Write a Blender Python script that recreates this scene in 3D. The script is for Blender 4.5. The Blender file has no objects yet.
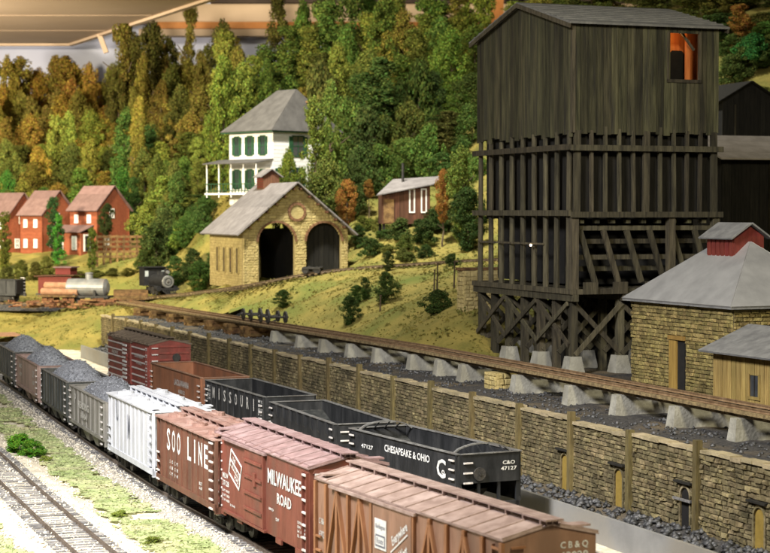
import bpy, math, random
import numpy as np
from mathutils import Vector, Matrix, noise
R = math.radians
sc = bpy.context.scene
col = sc.collection

# ------------------------------------------------------------------ camera
FPX, HZ, CH, PW, PH = 1860.0, 211.5, 13.8, 770, 553
PITCH = math.atan((PH / 2 - HZ) / FPX)
cd = bpy.data.cameras.new('camera'); cam = bpy.data.objects.new('camera', cd); col.objects.link(cam)
cam.location = (0, 0, CH); cam.rotation_euler = (math.pi / 2 - PITCH, 0, 0)
cd.sensor_width = 36; cd.lens = 36 * FPX / PW
cd.clip_start = 1; cd.clip_end = 2000
cd.dof.use_dof = True; cd.dof.focus_distance = 92; cd.dof.aperture_fstop = 0.66
sc.camera = cam

# ------------------------------------------------------------------ room light
w = bpy.data.worlds.new('World'); sc.world = w; w.use_nodes = True
bg = w.node_tree.nodes['Background']; bg.inputs[0].default_value = (1.0, 0.93, 0.84, 1); bg.inputs[1].default_value = 0.035

def area(name, loc, target, power, size, color, spread=180, sy=None):
    l = bpy.data.lights.new(name, 'AREA'); l.energy = power; l.size = size; l.color = color; l.spread = R(spread)
    if sy: l.shape = 'RECTANGLE'; l.size_y = sy
    o = bpy.data.objects.new(name, l); col.objects.link(o); o.location = loc
    o.rotation_euler = (Vector(target) - Vector(loc)).to_track_quat('-Z', 'Y').to_euler()
    return o
area('yard_lamp', (-27, 48, 47), (-16, 88, 0), 40000, 13, (1.0, 0.97, 0.95), 96)
area('forest_lamp', (-92, 128, 40), (-46, 268, 22), 120000, 8, (1.0, 0.87, 0.60), 100)
area('deck_fill', (-86, 232, 24), (-72, 285, 48), 30000, 8, (1.0, 0.88, 0.70), 90)  # added uplight in place of the bounce onto the deck underside
area('forest_top_lamp', (-52, 214, 62), (-40, 268, 22), 36000, 8, (1.0, 0.88, 0.62), 120)
area('house_lamp', (-12, 158, 78), (0, 202, 12), 58000, 8, (1.0, 0.97, 0.86), 108)
area('aisle_lamp', (26, 12, 60), (8, 100, 0), 15500, 12, (1.0, 0.90, 0.62), 88)

sc.view_settings.view_transform = 'Standard'; sc.view_settings.look = 'None'
sc.view_settings.exposure = 0.0; sc.view_settings.gamma = 1.0
sc.render.engine = 'CYCLES'
sc.cycles.max_bounces = 5; sc.cycles.diffuse_bounces = 3; sc.cycles.glossy_bounces = 2; sc.cycles.transmission_bounces = 3

# ------------------------------------------------------------------ helpers
def P(px, py, d):
    """point of the place that lies d metres ahead on the sight line measured at (px, py)"""
    X = (px - PW / 2) / FPX; Y = (PH / 2 - py) / FPX
    dy = math.cos(PITCH) + Y * math.sin(PITCH); dz = -math.sin(PITCH) + Y * math.cos(PITCH)
    k = d / dy
    return Vector((X * k, d, CH + dz * k))

def n3(x, y, z=0.0): return noise.noise(Vector((x, y, z)))

class MB:
    def __init__(s): s.v = []; s.f = []
    def add(s, vs, fs):
        b = len(s.v); s.v += [tuple(v) for v in vs]; s.f += [tuple(b + i for i in f) for f in fs]; return s
    def box(s, c, d, m=None, taper=1.0):
        x, y, z = d[0] / 2, d[1] / 2, d[2] / 2
        vs = [Vector(p) for p in ((-x,-y,-z),(x,-y,-z),(x,y,-z),(-x,y,-z),(-x*taper,-y*taper,z),(x*taper,-y*taper,z),(x*taper,y*taper,z),(-x*taper,y*taper,z))]
        if m is not None: vs = [m @ v for v in vs]
        c = Vector(c)
        return s.add([v + c for v in vs], [(0,3,2,1),(4,5,6,7),(0,1,5,4),(1,2,6,5),(2,3,7,6),(3,0,4,7)])
    def b2(s, x0, x1, y0, y1, z0, z1):
        return s.box(((x0+x1)/2, (y0+y1)/2, (z0+z1)/2), (abs(x1-x0), abs(y1-y0), abs(z1-z0)))
    def beam(s, p0, p1, w, h, up=(0, 0, 1)):
        p0 = Vector(p0); p1 = Vector(p1); d = p1 - p0; L = d.length; d.normalize()
        u = Vector(up)
        if abs(d.dot(u)) > .98: u = Vector((0, 1, 0))
        x = d.cross(u).normalized(); z = x.cross(d)
        m = Matrix((x, d, z)).transposed()
        return s.box((p0 + p1) / 2, (w, L, h), m)
    def cyl(s, p0, p1, r0, r1=None, n=8, caps=True):
        if r1 is None: r1 = r0
        p0 = Vector(p0); p1 = Vector(p1); d = (p1 - p0).normalized()
        u = Vector((0, 0, 1)) if abs(d.z) < .9 else Vector((1, 0, 0))
        x = d.cross(u).normalized(); y = d.cross(x)
        vs = []
        for i in range(n):
            a = 2 * math.pi * i / n; k = x * math.cos(a) + y * math.sin(a)
            vs += [p0 + k * r0, p1 + k * r1]
        fs = [(2*i, 2*i+1, (2*i+3) % (2*n), (2*i+2) % (2*n)) for i in range(n)]
        if caps: fs += [tuple(2*i for i in range(n)), tuple(2*i+1 for i in reversed(range(n)))]
        return s.add(vs, fs)
    def prism(s, poly, y0, y1, plane='xz'):
        n = len(poly)
        def q(p, y): return (p[0], y, p[1]) if plane == 'xz' else ((y, p[0], p[1]) if plane == 'yz' else (p[0], p[1], y))
        vs = [q(p, y0) for p in poly] + [q(p, y1) for p in poly]
        fs = [tuple(range(n)), tuple(range(2*n-1, n-1, -1))] + [(i, n+i, n+(i+1) % n, (i+1) % n) for i in range(n)]
        return s.add(vs, fs)
    def ring(s, c, r0, r1, th, a0, a1, n, axis='y'):
        """flat arch ring segment standing in the xz plane, thickness th along y"""
        vs = []
        for i in range(n + 1):
            a = a0 + (a1 - a0) * i / n; ca, sa = math.cos(a), math.sin(a)
            for r in (r0, r1):
                for t in (-th/2, th/2):
                    vs.append((c[0] + ca*r, c[1] + t, c[2] + sa*r) if axis == 'y' else (c[0] + t, c[1] + ca*r, c[2] + sa*r))
        fs = []
        for i in range(n):
            b = 4*i; q = b + 4
            fs += [(b, q, q+1, b+1), (b+2, b+3, q+3, q+2), (b, b+2, q+2, q), (b+1, q+1, q+3, b+3)]
        fs += [(0, 1, 3, 2), (4*n, 4*n+2, 4*n+3, 4*n+1)]
        return s.add(vs, fs)
    def mesh(s, name, mat, smooth=False):
        me = bpy.data.meshes.new(name); me.from_pydata(s.v, [], s.f); me.update()
        import bmesh
        bm = bmesh.new(); bm.from_mesh(me); bmesh.ops.recalc_face_normals(bm, faces=bm.faces); bm.to_mesh(me); bm.free()
        if mat: me.materials.append(mat)
        if smooth: me.polygons.foreach_set('use_smooth', [True] * len(me.polygons))
        return me
    def build(s, name, mat, parent=None, loc=None, rz=None, smooth=False):
        return link(name, s.mesh(name, mat, smooth), parent, loc, rz)

def link(name, data, parent=None, loc=None, rz=None):
    o = bpy.data.objects.new(name, data); col.objects.link(o)
    if parent: o.parent = parent
    if loc is not None: o.location = loc
    if rz is not None: o.rotation_euler = (0, 0, rz)
    return o
def thing(name, label, cat, loc=(0, 0, 0), rz=0, group=None):
    return tag(link(name, None, None, loc, rz), label, cat, group)
def tag(o, label=None, cat=None, group=None, kind=None):
    if label: o['label'] = label
    if cat: o['category'] = cat
    if group: o['group'] = group
    if kind: o['kind'] = kind
    return o
def npmesh(name, V, Fq, mat, smooth=False):
    me = bpy.data.meshes.new(name)
    V = np.asarray(V, np.float32); Fq = np.asarray(Fq, np.int32); k = Fq.shape[1]
    me.vertices.add(len(V)); me.vertices.foreach_set('co', V.ravel())
    me.loops.add(Fq.size); me.loops.foreach_set('vertex_index', Fq.ravel())
    me.polygons.add(len(Fq)); me.polygons.foreach_set('loop_start', np.arange(0, Fq.size, k, dtype=np.int32))
    me.polygons.foreach_set('loop_total', np.full(len(Fq), k, np.int32))
    if smooth: me.polygons.foreach_set('use_smooth', np.ones(len(Fq), bool))
    me.update(calc_edges=True); me.validate()
    if mat: me.materials.append(mat)
    return me

# ------------------------------------------------------------------ materials
def mat(name, c1, c2=None, scale=1.5, rough=.75, bump=.15, bscale=None, metal=0.0, rnd=0.0, stretch=(1, 1, 1), spec=.3, objcol=False, transl=0.0, dirt=None, dirt_amt=.5, dirt_scale=.5, detail=6, lo=.35, hi=.65, emit=None, world=False):
    m = bpy.data.materials.new(name); m.use_nodes = True
    nt = m.node_tree; N = nt.nodes; Lk = nt.links; b = N['Principled BSDF']; out = N['Material Output']
    b.inputs['Roughness'].default_value = rough; b.inputs['Metallic'].default_value = metal; b.inputs['Specular IOR Level'].default_value = spec
    tc = N.new('ShaderNodeTexCoord'); oi = N.new('ShaderNodeObjectInfo')
    mp = N.new('ShaderNodeMapping'); mp.inputs['Scale'].default_value = stretch
    off = N.new('ShaderNodeMath'); off.operation = 'MULTIPLY'; off.inputs[1].default_value = 37.0
    Lk.new(oi.outputs['Random'], off.inputs[0]); Lk.new(tc.outputs['Object'] if not world else N.new('ShaderNodeNewGeometry').outputs['Position'], mp.inputs['Vector']); (Lk.new(off.outputs[0], mp.inputs['Location']) if not world else None)
    nz = N.new('ShaderNodeTexNoise'); nz.inputs['Scale'].default_value = scale; nz.inputs['Detail'].default_value = detail; nz.inputs['Roughness'].default_value = .6
    Lk.new(mp.outputs[0], nz.inputs['Vector'])
    rp = N.new('ShaderNodeValToRGB'); rp.color_ramp.elements[0].position = lo; rp.color_ramp.elements[1].position = hi
    if c2 is None: c2 = tuple(min(1, k * 1.25) for k in c1); c1 = tuple(k * .8 for k in c1)
    rp.color_ramp.elements[0].color = (*c1, 1); rp.color_ramp.elements[1].color = (*c2, 1)
    Lk.new(nz.outputs[0], rp.inputs[0]); c = rp.outputs[0]
    if dirt:
        n2 = N.new('ShaderNodeTexNoise'); n2.inputs['Scale'].default_value = dirt_scale; n2.inputs['Detail'].default_value = 8
        Lk.new(mp.outputs[0], n2.inputs['Vector'])
        r2 = N.new('ShaderNodeValToRGB'); r2.color_ramp.elements[0].position = .48; r2.color_ramp.elements[1].position = .68
        r2.color_ramp.elements[0].color = (0, 0, 0, 1); r2.color_ramp.elements[1].color = (dirt_amt,) * 3 + (1,)
        Lk.new(n2.outputs[0], r2.inputs[0])
        mx = N.new('ShaderNodeMixRGB'); mx.inputs[2].default_value = (*dirt, 1)
        Lk.new(r2.outputs[0], mx.inputs[0]); Lk.new(c, mx.inputs[1]); c = mx.outputs[0]
    if objcol:
        mx = N.new('ShaderNodeMixRGB'); mx.blend_type = 'MULTIPLY'; mx.inputs[0].default_value = 1
        Lk.new(c, mx.inputs[1]); Lk.new(oi.outputs['Color'], mx.inputs[2]); c = mx.outputs[0]
    if rnd:
        ge = N.new('ShaderNodeNewGeometry')
        ad = N.new('ShaderNodeMath'); ad.operation = 'ADD'; Lk.new(ge.outputs['Random Per Island'], ad.inputs[0]); Lk.new(oi.outputs['Random'], ad.inputs[1])
        fr = N.new('ShaderNodeMath'); fr.operation = 'FRACT'; Lk.new(ad.outputs[0], fr.inputs[0])
        mr = N.new('ShaderNodeMapRange'); mr.inputs['To Min'].default_value = 1 - rnd; mr.inputs['To Max'].default_value = 1 + rnd
        Lk.new(fr.outputs[0], mr.inputs[0])
        hs = N.new('ShaderNodeHueSaturation'); Lk.new(mr.outputs[0], hs.inputs['Value'])
        m2 = N.new('ShaderNodeMapRange'); m2.inputs['To Min'].default_value = (.5 + rnd * (.07 if objcol else .025)); m2.inputs['To Max'].default_value = (.5 - rnd * (.07 if objcol else .025))
        f2 = N.new('ShaderNodeMath'); f2.operation = 'MULTIPLY'; f2.inputs[1].default_value = 7.31; Lk.new(fr.outputs[0], f2.inputs[0])
        f3 = N.new('ShaderNodeMath'); f3.operation = 'FRACT'; Lk.new(f2.outputs[0], f3.inputs[0]); Lk.new(f3.outputs[0], m2.inputs[0]); Lk.new(m2.outputs[0], hs.inputs['Hue'])
        Lk.new(c, hs.inputs['Color']); c = hs.outputs[0]
    Lk.new(c, b.inputs['Base Color'])
    if bump:
        bn = N.new('ShaderNodeTexNoise'); bn.inputs['Scale'].default_value = bscale or scale * 4; bn.inputs['Detail'].default_value = 5
        Lk.new(mp.outputs[0], bn.inputs['Vector'])
        bp = N.new('ShaderNodeBump'); bp.inputs['Strength'].default_value = bump; bp.inputs['Distance'].default_value = .15
        Lk.new(bn.outputs[0], bp.inputs['Height']); Lk.new(bp.outputs[0], b.inputs['Normal'])
    if emit:
        b.inputs['Emission Color'].default_value = (*emit[:3], 1); b.inputs['Emission Strength'].default_value = emit[3]
    if transl:
        tr = N.new('ShaderNodeBsdfTranslucent'); Lk.new(c, tr.inputs[0])
        ms = N.new('ShaderNodeMixShader'); ms.inputs[0].default_value = transl
        Lk.new(b.outputs[0], ms.inputs[1]); Lk.new(tr.outputs[0], ms.inputs[2]); Lk.new(ms.outputs[0], out.inputs[0])
    return m
M = {}
M['sand'] = mat('sand_ballast', (.50, .44, .33), (.72, .66, .54), 2.2, .9, .5, 9, dirt=(.25, .22, .17), dirt_amt=.5, dirt_scale=.9)
M['ballast'] = mat('grey_ballast', (.22, .20, .17), (.62, .57, .48), 7, .9, .8, 14, detail=8)
M['coalgravel'] = mat('coal_gravel', (.022, .022, .024), (.085, .08, .075), 5, .9, .8, 12, dirt=(.20, .15, .08), dirt_amt=.55, dirt_scale=.35, detail=8)
M['coal'] = mat('coal', (.12, .127, .145), (.31, .325, .36), 7, .6, .5, 14, rnd=.4, spec=.5, detail=8)
M['lump'] = mat('coal_lump', (.03, .032, .035), (.09, .09, .095), 3, .5, .3, 9, rnd=.55, spec=.5)
M['hill'] = mat('hill_turf', (.15, .135, .030), (.26, .205, .05), .5, .95, .7, 5, dirt=(.10, .13, .024), dirt_amt=.8, dirt_scale=.16, detail=9)
M['tuft'] = mat('hill_grass', (.15, .135, .03), (.26, .205, .05), .25, .9, 0, rnd=.15, transl=.4, dirt=(.085, .11, .022), dirt_amt=.6, dirt_scale=.11)
M['turf'] = mat('lawn_turf', (.33, .40, .17), (.48, .53, .27), .9, .95, .6, 6, rnd=.16, transl=.3, dirt=(.56, .52, .33), dirt_amt=.8, dirt_scale=.5)
M['stone'] = mat('wall_stone', (.095, .076, .036), (.215, .175, .095), 2.4, .9, .5, 8, rnd=.34, dirt=(.055, .048, .028), dirt_amt=.75, dirt_scale=.35, world=True)
M['mortar'] = mat('mortar', (.085, .07, .04), (.15, .125, .075), 4, .95, .3)
M['cap'] = mat('coping', (.25, .205, .12), (.36, .30, .19), 2, .9, .4, 8, rnd=.2)
M['post'] = mat('timber_post', (.075, .057, .024), (.165, .13, .055), 3, .85, .3, stretch=(3, 3, .4), rnd=.25)
M['sandstone'] = mat('sand_house_stone', (.13, .10, .034), (.26, .205, .08), 3, .9, .5, 9, rnd=.35)
M['ehstone'] = mat('engine_house_stone', (.31, .245, .10), (.43, .345, .155), 2, .9, .4, 8, rnd=.12)
M['brick'] = mat('brick_arch', (.13, .065, .033), (.20, .105, .055), 4, .9, .3, rnd=.2)
M['conc'] = mat('concrete', (.22, .212, .18), (.37, .36, .31), 1.6, .85, .3, 7, dirt=(.12, .11, .08), dirt_amt=.6, dirt_scale=.8)
M['conc_wall'] = mat('grey_wall', (.19, .19, .187), (.26, .26, .253), .5, .6, .08, 5, dirt=(.2, .17, .12), dirt_amt=.5, dirt_scale=.25)
M['rail'] = mat('rail_steel', (.10, .075, .055), (.20, .16, .13), 3, .45, .1, metal=.5)
M['ehmortar'] = mat('pale_mortar', (.23, .18, .075), (.32, .255, .115), 3, .95, .2)
M['railrust'] = mat('rail_rust', (.065, .042, .024), (.14, .095, .055), 3, .6, .1)
M['tie'] = mat('tie', (.08, .08, .085), (.24, .23, .22), 3, .85, .3, stretch=(1, 5, 1), rnd=.35)
M['tiebrown'] = mat('tie_brown', (.08, .055, .03), (.22, .16, .08), 3, .85, .3, rnd=.35)
M['darktie'] = mat('trestle_tie', (.025, .018, .012), (.06, .042, .025), 3, .85, .3, rnd=.35)
M['rustyrail'] = mat('rusty_rail', (.12, .07, .035), (.22, .145, .08), 3, .6, .1)
M['crib'] = mat('crib_timber', (.08, .042, .018), (.22, .13, .05), 2, .85, .4, rnd=.35)
M['oldwood'] = mat('coal_tower_board', (.028, .027, .014), (.088, .081, .042), 1.6, .85, .4, 5, stretch=(3, 3, .22), rnd=.45, dirt=(.022, .02, .017), dirt_amt=.75, dirt_scale=.9)
M['oldwood2'] = mat('coal_tower_timber', (.030, .026, .017), (.085, .073, .045), 1.6, .85, .4, 5, stretch=(3, 3, .3), rnd=.4)
M['darkwood'] = mat('dark_board', (.008, .0075, .0065), (.02, .018, .014), 2, .9, .3, stretch=(3, 3, .3), rnd=.3)  # near-black board colour with random variation
M['troof'] = mat('tower_roofing', (.14, .14, .13), (.22, .215, .195), 1.2, .8, .25, 6)
M['orange'] = mat('orange_board', (.48, .13, .03), (.62, .20, .05), 2, .8, .2, stretch=(3, 3, .3), rnd=.2)
M['metalroof'] = mat('tin_roof', (.42, .42, .42), (.56, .56, .555), .7, .4, .06, 3, metal=.55, spec=.5)
M['redwood'] = mat('red_board', (.11, .018, .013), (.165, .028, .02), 2, .75, .2, stretch=(2, 2, .4), rnd=.15)
M['shedyellow'] = mat('yellow_board', (.22, .15, .045), (.34, .25, .085), 2, .85, .3, stretch=(3, 3, .3), rnd=.22)
M['shedroof'] = mat('grey_roofing', (.12, .12, .12), (.20, .20, .195), 1.4, .8, .25, 6)
M['doorwood'] = mat('door_board', (.20, .12, .03), (.30, .19, .05), 2, .8, .2, stretch=(3, 3, .3), rnd=.15)
M['yellowdoor'] = mat('yellow_door', (.22, .15, .03), (.29, .20, .045), 2, .8, .15)
M['slate'] = mat('slate_roof', (.135, .122, .12), (.20, .183, .18), 1.0, .75, .25, 6, rnd=.12)
M['houseroof'] = mat('house_roofing', (.075, .07, .066), (.11, .103, .097), 1.0, .8, .2, 6, rnd=.1)
M['paleroof'] = mat('pale_roofing', (.36, .32, .28), (.48, .43, .39), 1.0, .8, .2, 6, rnd=.1)
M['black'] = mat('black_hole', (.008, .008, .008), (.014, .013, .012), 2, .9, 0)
M['white'] = mat('white_paint', (.74, .72, .68), (.82, .80, .77), 1.5, .7, .1, rnd=.05)
M['green'] = mat('green_paint', (.014, .05, .022), (.022, .075, .034), 2, .6, .1)
M['brownshed'] = mat('brown_board', (.065, .026, .014), (.12, .052, .028), 1.5, .8, .3, stretch=(3, 3, .3), rnd=.2)
M['redhouse'] = mat('red_house_board', (.205, .056, .026), (.26, .075, .035), 1.5, .75, .15, stretch=(1, 1, 3), rnd=.08)
M['pinkroof'] = mat('faded_red_roof', (.125, .075, .071), (.17, .105, .10), 1.2, .8, .2, rnd=.12)
M['glass'] = mat('dark_glass', (.03, .035, .04), (.05, .055, .06), 2, .12, 0, spec=.6)
M['curtain'] = mat('pale_glass', (.30, .33, .33), (.44, .47, .46), 2, .4, 0)
M['bluewall'] = mat('painted_backdrop', (.42, .44, .60), (.52, .54, .68), .03, .9, 0)
M['beige'] = mat('deck_underside', (.50, .37, .26), (.58, .44, .32), .05, .9, .02)
M['beigedark'] = mat('deck_edge', (.36, .26, .18), (.44, .33, .23), .05, .9, .02)
M['pine'] = mat('orange_beam', (.42, .16, .04), (.52, .22, .07), .3, .7, .05)
M['darkdeck'] = mat('dark_deck', (.05, .035, .03), (.07, .05, .04), .3, .9, 0)
M['teal'] = mat('room_wall', (.15, .20, .19), (.19, .25, .23), .05, .9, 0)
M['leaf'] = mat('leaf', (.72, .72, .72), (1.25, 1.25, 1.25), .5, .85, 0, rnd=.55, objcol=True, transl=.28, spec=.15)
M['bark'] = mat('bark', (.05, .035, .02), (.11, .08, .05), 3, .9, .4)
M['blackmetal'] = mat('black_running_gear', (.018, .018, .018), (.05, .045, .04), 4, .7, .2, rnd=.2)
M['steelwheel'] = mat('wheel_steel', (.06, .055, .05), (.14, .13, .12), 4, .5, .1, metal=.4)
M['rust'] = mat('rust_gear', (.10, .04, .02), (.20, .09, .04), 4, .8, .3, rnd=.2)
M['decal'] = mat('white_lettering', (.52, .52, .50), (.72, .72, .70), 5, .6, 0)
M['decaldark'] = mat('dark_lettering', (.10, .11, .14), (.17, .18, .21), 6, .6, 0)
M['decalgrey'] = mat('faded_lettering', (.36, .35, .33), (.52, .51, .48), 6, .6, 0)
M['handgrab'] = mat('worn_rung', (.45, .42, .40), (.66, .62, .60), 4, .5, .05)
def paint(name, c, c2=None, dirt=(.055, .04, .03), amt=.4): return mat(name, tuple(k * .88 for k in c), tuple(k * 1.08 for k in (c2 or c)), 2.2, .58, .12, 7, dirt=dirt, dirt_amt=amt * 1.3, dirt_scale=1.1, spec=.35, stretch=(1, 1, .3), detail=9)
M['p_red'] = paint('oxide_red', (.145, .042, .027), (.185, .056, .037))
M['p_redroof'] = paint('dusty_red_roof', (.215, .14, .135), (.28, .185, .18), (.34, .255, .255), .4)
M['p_tan'] = paint('tan_brown', (.23, .128, .082), (.285, .165, .11))
M['p_tanrib'] = paint('tan_brown_brace', (.26, .115, .05), (.32, .15, .07))
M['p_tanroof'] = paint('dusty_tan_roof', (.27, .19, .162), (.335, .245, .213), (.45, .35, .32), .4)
M['p_soo'] = paint('brown_red', (.115, .048, .029), (.15, .063, .039))
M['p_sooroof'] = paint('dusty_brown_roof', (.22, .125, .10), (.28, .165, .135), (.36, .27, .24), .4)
M['p_white'] = paint('off_white', (.42, .435, .465), (.48, .49, .52), (.34, .34, .35), .15)
M['p_black'] = paint('black_paint', (.010, .011, .0125), (.02, .021, .023), (.05, .05, .05), .35)
M['p_blackin'] = paint('black_inside', (.02, .022, .022), (.05, .052, .05), (.10, .09, .08), .5)
M['p_dkgreen'] = paint('sooty_black', (.025, .028, .027), (.05, .054, .05), (.12, .11, .09), .3)
M['p_grey'] = paint('warm_grey', (.17, .165, .145), (.23, .22, .20))
M['p_mauve'] = paint('faded_brown', (.27, .18, .155), (.35, .245, .215))
M['p_brown'] = paint('gondola_brown', (.21, .085, .042), (.27, .115, .06))
M['p_maroon'] = paint('maroon', (.17, .035, .028), (.225, .052, .04))
M['p_brownroof'] = paint('brown_roof', (.10, .075, .055), (.15, .115, .085))
M['rim'] = paint('worn_rim', (.10, .10, .098), (.20, .198, .19))
M['tanksilver'] = mat('tank_silver', (.17, .175, .175), (.25, .25, .245), 1.2, .5, .05, metal=.3, dirt=(.2, .13, .08), dirt_amt=.5)
M['log'] = mat('log_bark', (.24, .125, .07), (.34, .19, .11), 2, .85, .3)
M['logend'] = mat('log_end', (.45, .27, .05), (.58, .38, .09), 4, .85, .2)
M['bulb'] = mat('lit_bulb', (.9, .8, .6), (.9, .8, .6), 1, .5, 0, emit=(1.0, .72, .42, 14))
M['redsign'] = mat('red_lamp', (.5, .03, .02), (.6, .05, .03), 2, .6, 0)
M['road'] = mat('pale_road', (.36, .31, .24), (.50, .44, .35), 1.0, .9, .3)

_lc = {}
def text(body, w, h, parent, m, loc, X, Y, name='lettering', shear=0.0):
    key = (body, shear)
    if key not in _lc:
        cu = bpy.data.curves.new('t', 'FONT'); cu.body = body; cu.resolution_u = 2; cu.offset = .02; cu.shear = shear; cu.align_x = 'LEFT'
        o = bpy.data.objects.new('t', cu); col.objects.link(o)
        dg = bpy.context.evaluated_depsgraph_get()
        me = bpy.data.meshes.new_from_object(o.evaluated_get(dg)); bpy.data.objects.remove(o)
        co = np.zeros(len(me.vertices) * 3, np.float32); me.vertices.foreach_get('co', co); co = co.reshape(-1, 3)
        mn, mx = co.min(0), co.max(0); co = (co - (mn + mx) / 2) / np.maximum(mx - mn, 1e-5); co[:, 2] = 0
        me.calc_loop_triangles(); _lc[key] = (co, [tuple(p.vertices) for p in me.loop_triangles])
    co, fs = _lc[key]
    me = bpy.data.meshes.new(name)
    me.from_pydata([(c[0] * w, c[1] * h, 0) for c in co], [], fs); me.materials.append(m); me.update()
    o = link(name, me, parent)
    X = Vector(X); Y = Vector(Y); Z = X.cross(Y)
    o.matrix_local = Matrix.Translation(loc) @ Matrix((X, Y, Z)).transposed().to_4x4()
    return o
SX, SY = (0, -1, 0), (0, 0, 1)        # lettering on the left side of a car
EX, EY = (1, 0, 0), (0, 0, 1)         # lettering on the near end of a car
# ------------------------------------------------------------------ terrain
A = .361; CA, SA = math.cos(A), math.sin(A); OX, OY = 13.45, 78.7
def us(x, y): dx, dy = x - OX, y - OY; return dx * CA + dy * SA, -dx * SA + dy * CA
def xy(u, s): return OX + u * CA - s * SA, OY + u * SA + s * CA
def lerp(a, b, t): return a + (b - a) * max(0, min(1, t))
def shelf_z(s): return lerp(3.5, 2.9, (OY + .9356 * s - 120) / 80)
def trestle_z(s): return lerp(5.0, 4.1, (OY + .9356 * s - 120) / 82)

ctrl = []
def cp(px, py, d): ctrl.append(P(px, py, d))
def cu_(u, s, z): x, y = xy(u, s); ctrl.append(Vector((x, y, z)))
for s in (-30, -10, 10, 30, 44):
    for u in (6, 13, 20, 28): cu_(u, s, 2.9)
for s in (52, 62, 72, 82, 92, 102, 110): cu_(8.3, s, shelf_z(s) - .1); cu_(4, s, shelf_z(s) - .6)
cu_(11, 46, 3.0); cu_(16, 50, 3.2); cu_(22, 52, 3.4)
LEDGE = [(90, 304, 218), (120, 302, 212), (162, 298, 205), (200, 294, 195), (245, 288, 182), (300, 277, 179), (350, 270.5, 178), (420, 265.5, 174), (480, 262, 169), (530, 260, 164)]
for q in LEDGE: cp(*q); cp(q[0] + 2, q[1] - .5, q[2] + 3)
for q in [(400, 306, 146), (460, 296, 141), (340, 305, 158), (290, 302, 165), (230, 303, 174), (470, 318, 131), (430, 322, 134)]: cp(*q)
for q in [(225, 286, 190), (270, 283, 195), (320, 283, 192), (250, 278, 205), (200, 285, 205), (350, 276, 186)]: cp(*q)
for q in [(365, 262, 184), (440, 243, 186), (385, 232, 186), (410, 227, 190), (470, 215, 188), (440, 198, 205), (400, 178, 225), (400, 140, 250), (330, 180, 225), (340, 145, 250), (460, 150, 240), (400, 110, 285)]: cp(*q)
for q in [(240, 200, 210), (270, 198, 207), (300, 198, 215), (258, 192, 222), (215, 205, 214), (250, 150, 262)]: cp(*q)
for q in [(180, 272, 212), (150, 268, 226), (190, 240, 230), (180, 212, 250), (180, 178, 275), (150, 160, 296), (215, 190, 250)]: cp(*q)
for q in [(-20, 252, 245), (20, 252, 245), (90, 250, 243), (90, 250, 252), (20, 252, 253), (150, 251, 243), (90, 287, 222), (20, 289, 222), (140, 282, 222), (0, 300, 214), (60, 302, 212), (-40, 292, 220)]: cp(*q)
for q in [(20, 238, 260), (100, 234, 260), (50, 222, 272), (50, 192, 292), (50, 160, 315), (-20, 160, 315), (120, 185, 288), (-40, 215, 270), (150, 150, 312)]: cp(*q)
for q in [(100, 347, 191), (60, 343, 193), (20, 343, 197), (0, 341, 199), (-60, 338, 204), (100, 312, 199), (60, 316.5, 203), (30, 318, 206), (0, 318, 206), (-40, 316, 206), (0, 306, 213), (60, 303.5, 209), (20, 304, 208), (100, 304, 206), (60, 305.5, 205.5), (120, 257, 235), (145, 256, 237), (100, 306, 210)]: cp(*q)
for q in [(600, 240, 178), (700, 225, 172), (745, 175, 176), (760, 100, 190), (745, 62, 198), (770, 20, 218), (600, 70, 222), (820, 150, 180), (820, 230, 160), (500, 150, 215), (500, 60, 240), (900, 100, 190)]: cp(*q)
C3 = np.array([tuple(c) for c in ctrl])
_D = np.sqrt(((C3[:, None, :2] - C3[None, :, :2]) ** 2).sum(-1) + 4.0)
_n = len(C3); _A = np.zeros((_n + 3, _n + 3)); _A[:_n, :_n] = _D + np.eye(_n) * -.6
_A[:_n, _n] = _A[_n, :_n] = 1; _A[:_n, _n+1:] = C3[:, :2]; _A[_n+1:, :_n] = C3[:, :2].T
_W = np.linalg.solve(_A, np.concatenate([C3[:, 2], [0, 0, 0]]))
def Hs(XY):
    XY = np.atleast_2d(np.asarray(XY, float))
    D = np.sqrt(((XY[:, None, :] - C3[None, :, :2]) ** 2).sum(-1) + 4.0)
    return D @ _W[:_n] + _W[_n] + XY @ _W[_n+1:]
def H(x, y):
    return float(Hs([(x, y)])[0]) + .42 * n3(x * .2, y * .2, 3) + .20 * n3(x * .6, y * .6, 9)

def hill_mesh():
    st = 1.25; xs = np.arange(-112, 76, st); ys = np.arange(86, 345, st)
    X, Y = np.meshgrid(xs, ys); XY = np.stack([X.ravel(), Y.ravel()], 1)
    Z = np.concatenate([Hs(XY[i:i+4000]) for i in range(0, len(XY), 4000)])
    Z += np.array([.42 * n3(x * .2, y * .2, 3) + .20 * n3(x * .6, y * .6, 9) for x, y in XY])
    U = (XY[:, 0] - OX) * CA + (XY[:, 1] - OY) * SA; S = -(XY[:, 0] - OX) * SA + (XY[:, 1] - OY) * CA
    ok = (U > 6.6) | ((S > 117) & (XY[:, 1] > 188))
    nx, ny = len(xs), len(ys); I = np.arange(nx * ny).reshape(ny, nx)
    q = np.stack([I[:-1, :-1], I[:-1, 1:], I[1:, 1:], I[1:, :-1]], -1).reshape(-1, 4)
    q = q[ok[q].all(1)]
    used = np.unique(q); mp = np.full(nx * ny, -1); mp[used] = np.arange(len(used))
    return npmesh('hillside', np.column_stack([XY, Z])[used], mp[q], M['hill'], True)
tag(link('hillside', hill_mesh()), 'grassy hillside and banks behind the yard', kind='structure')

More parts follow.
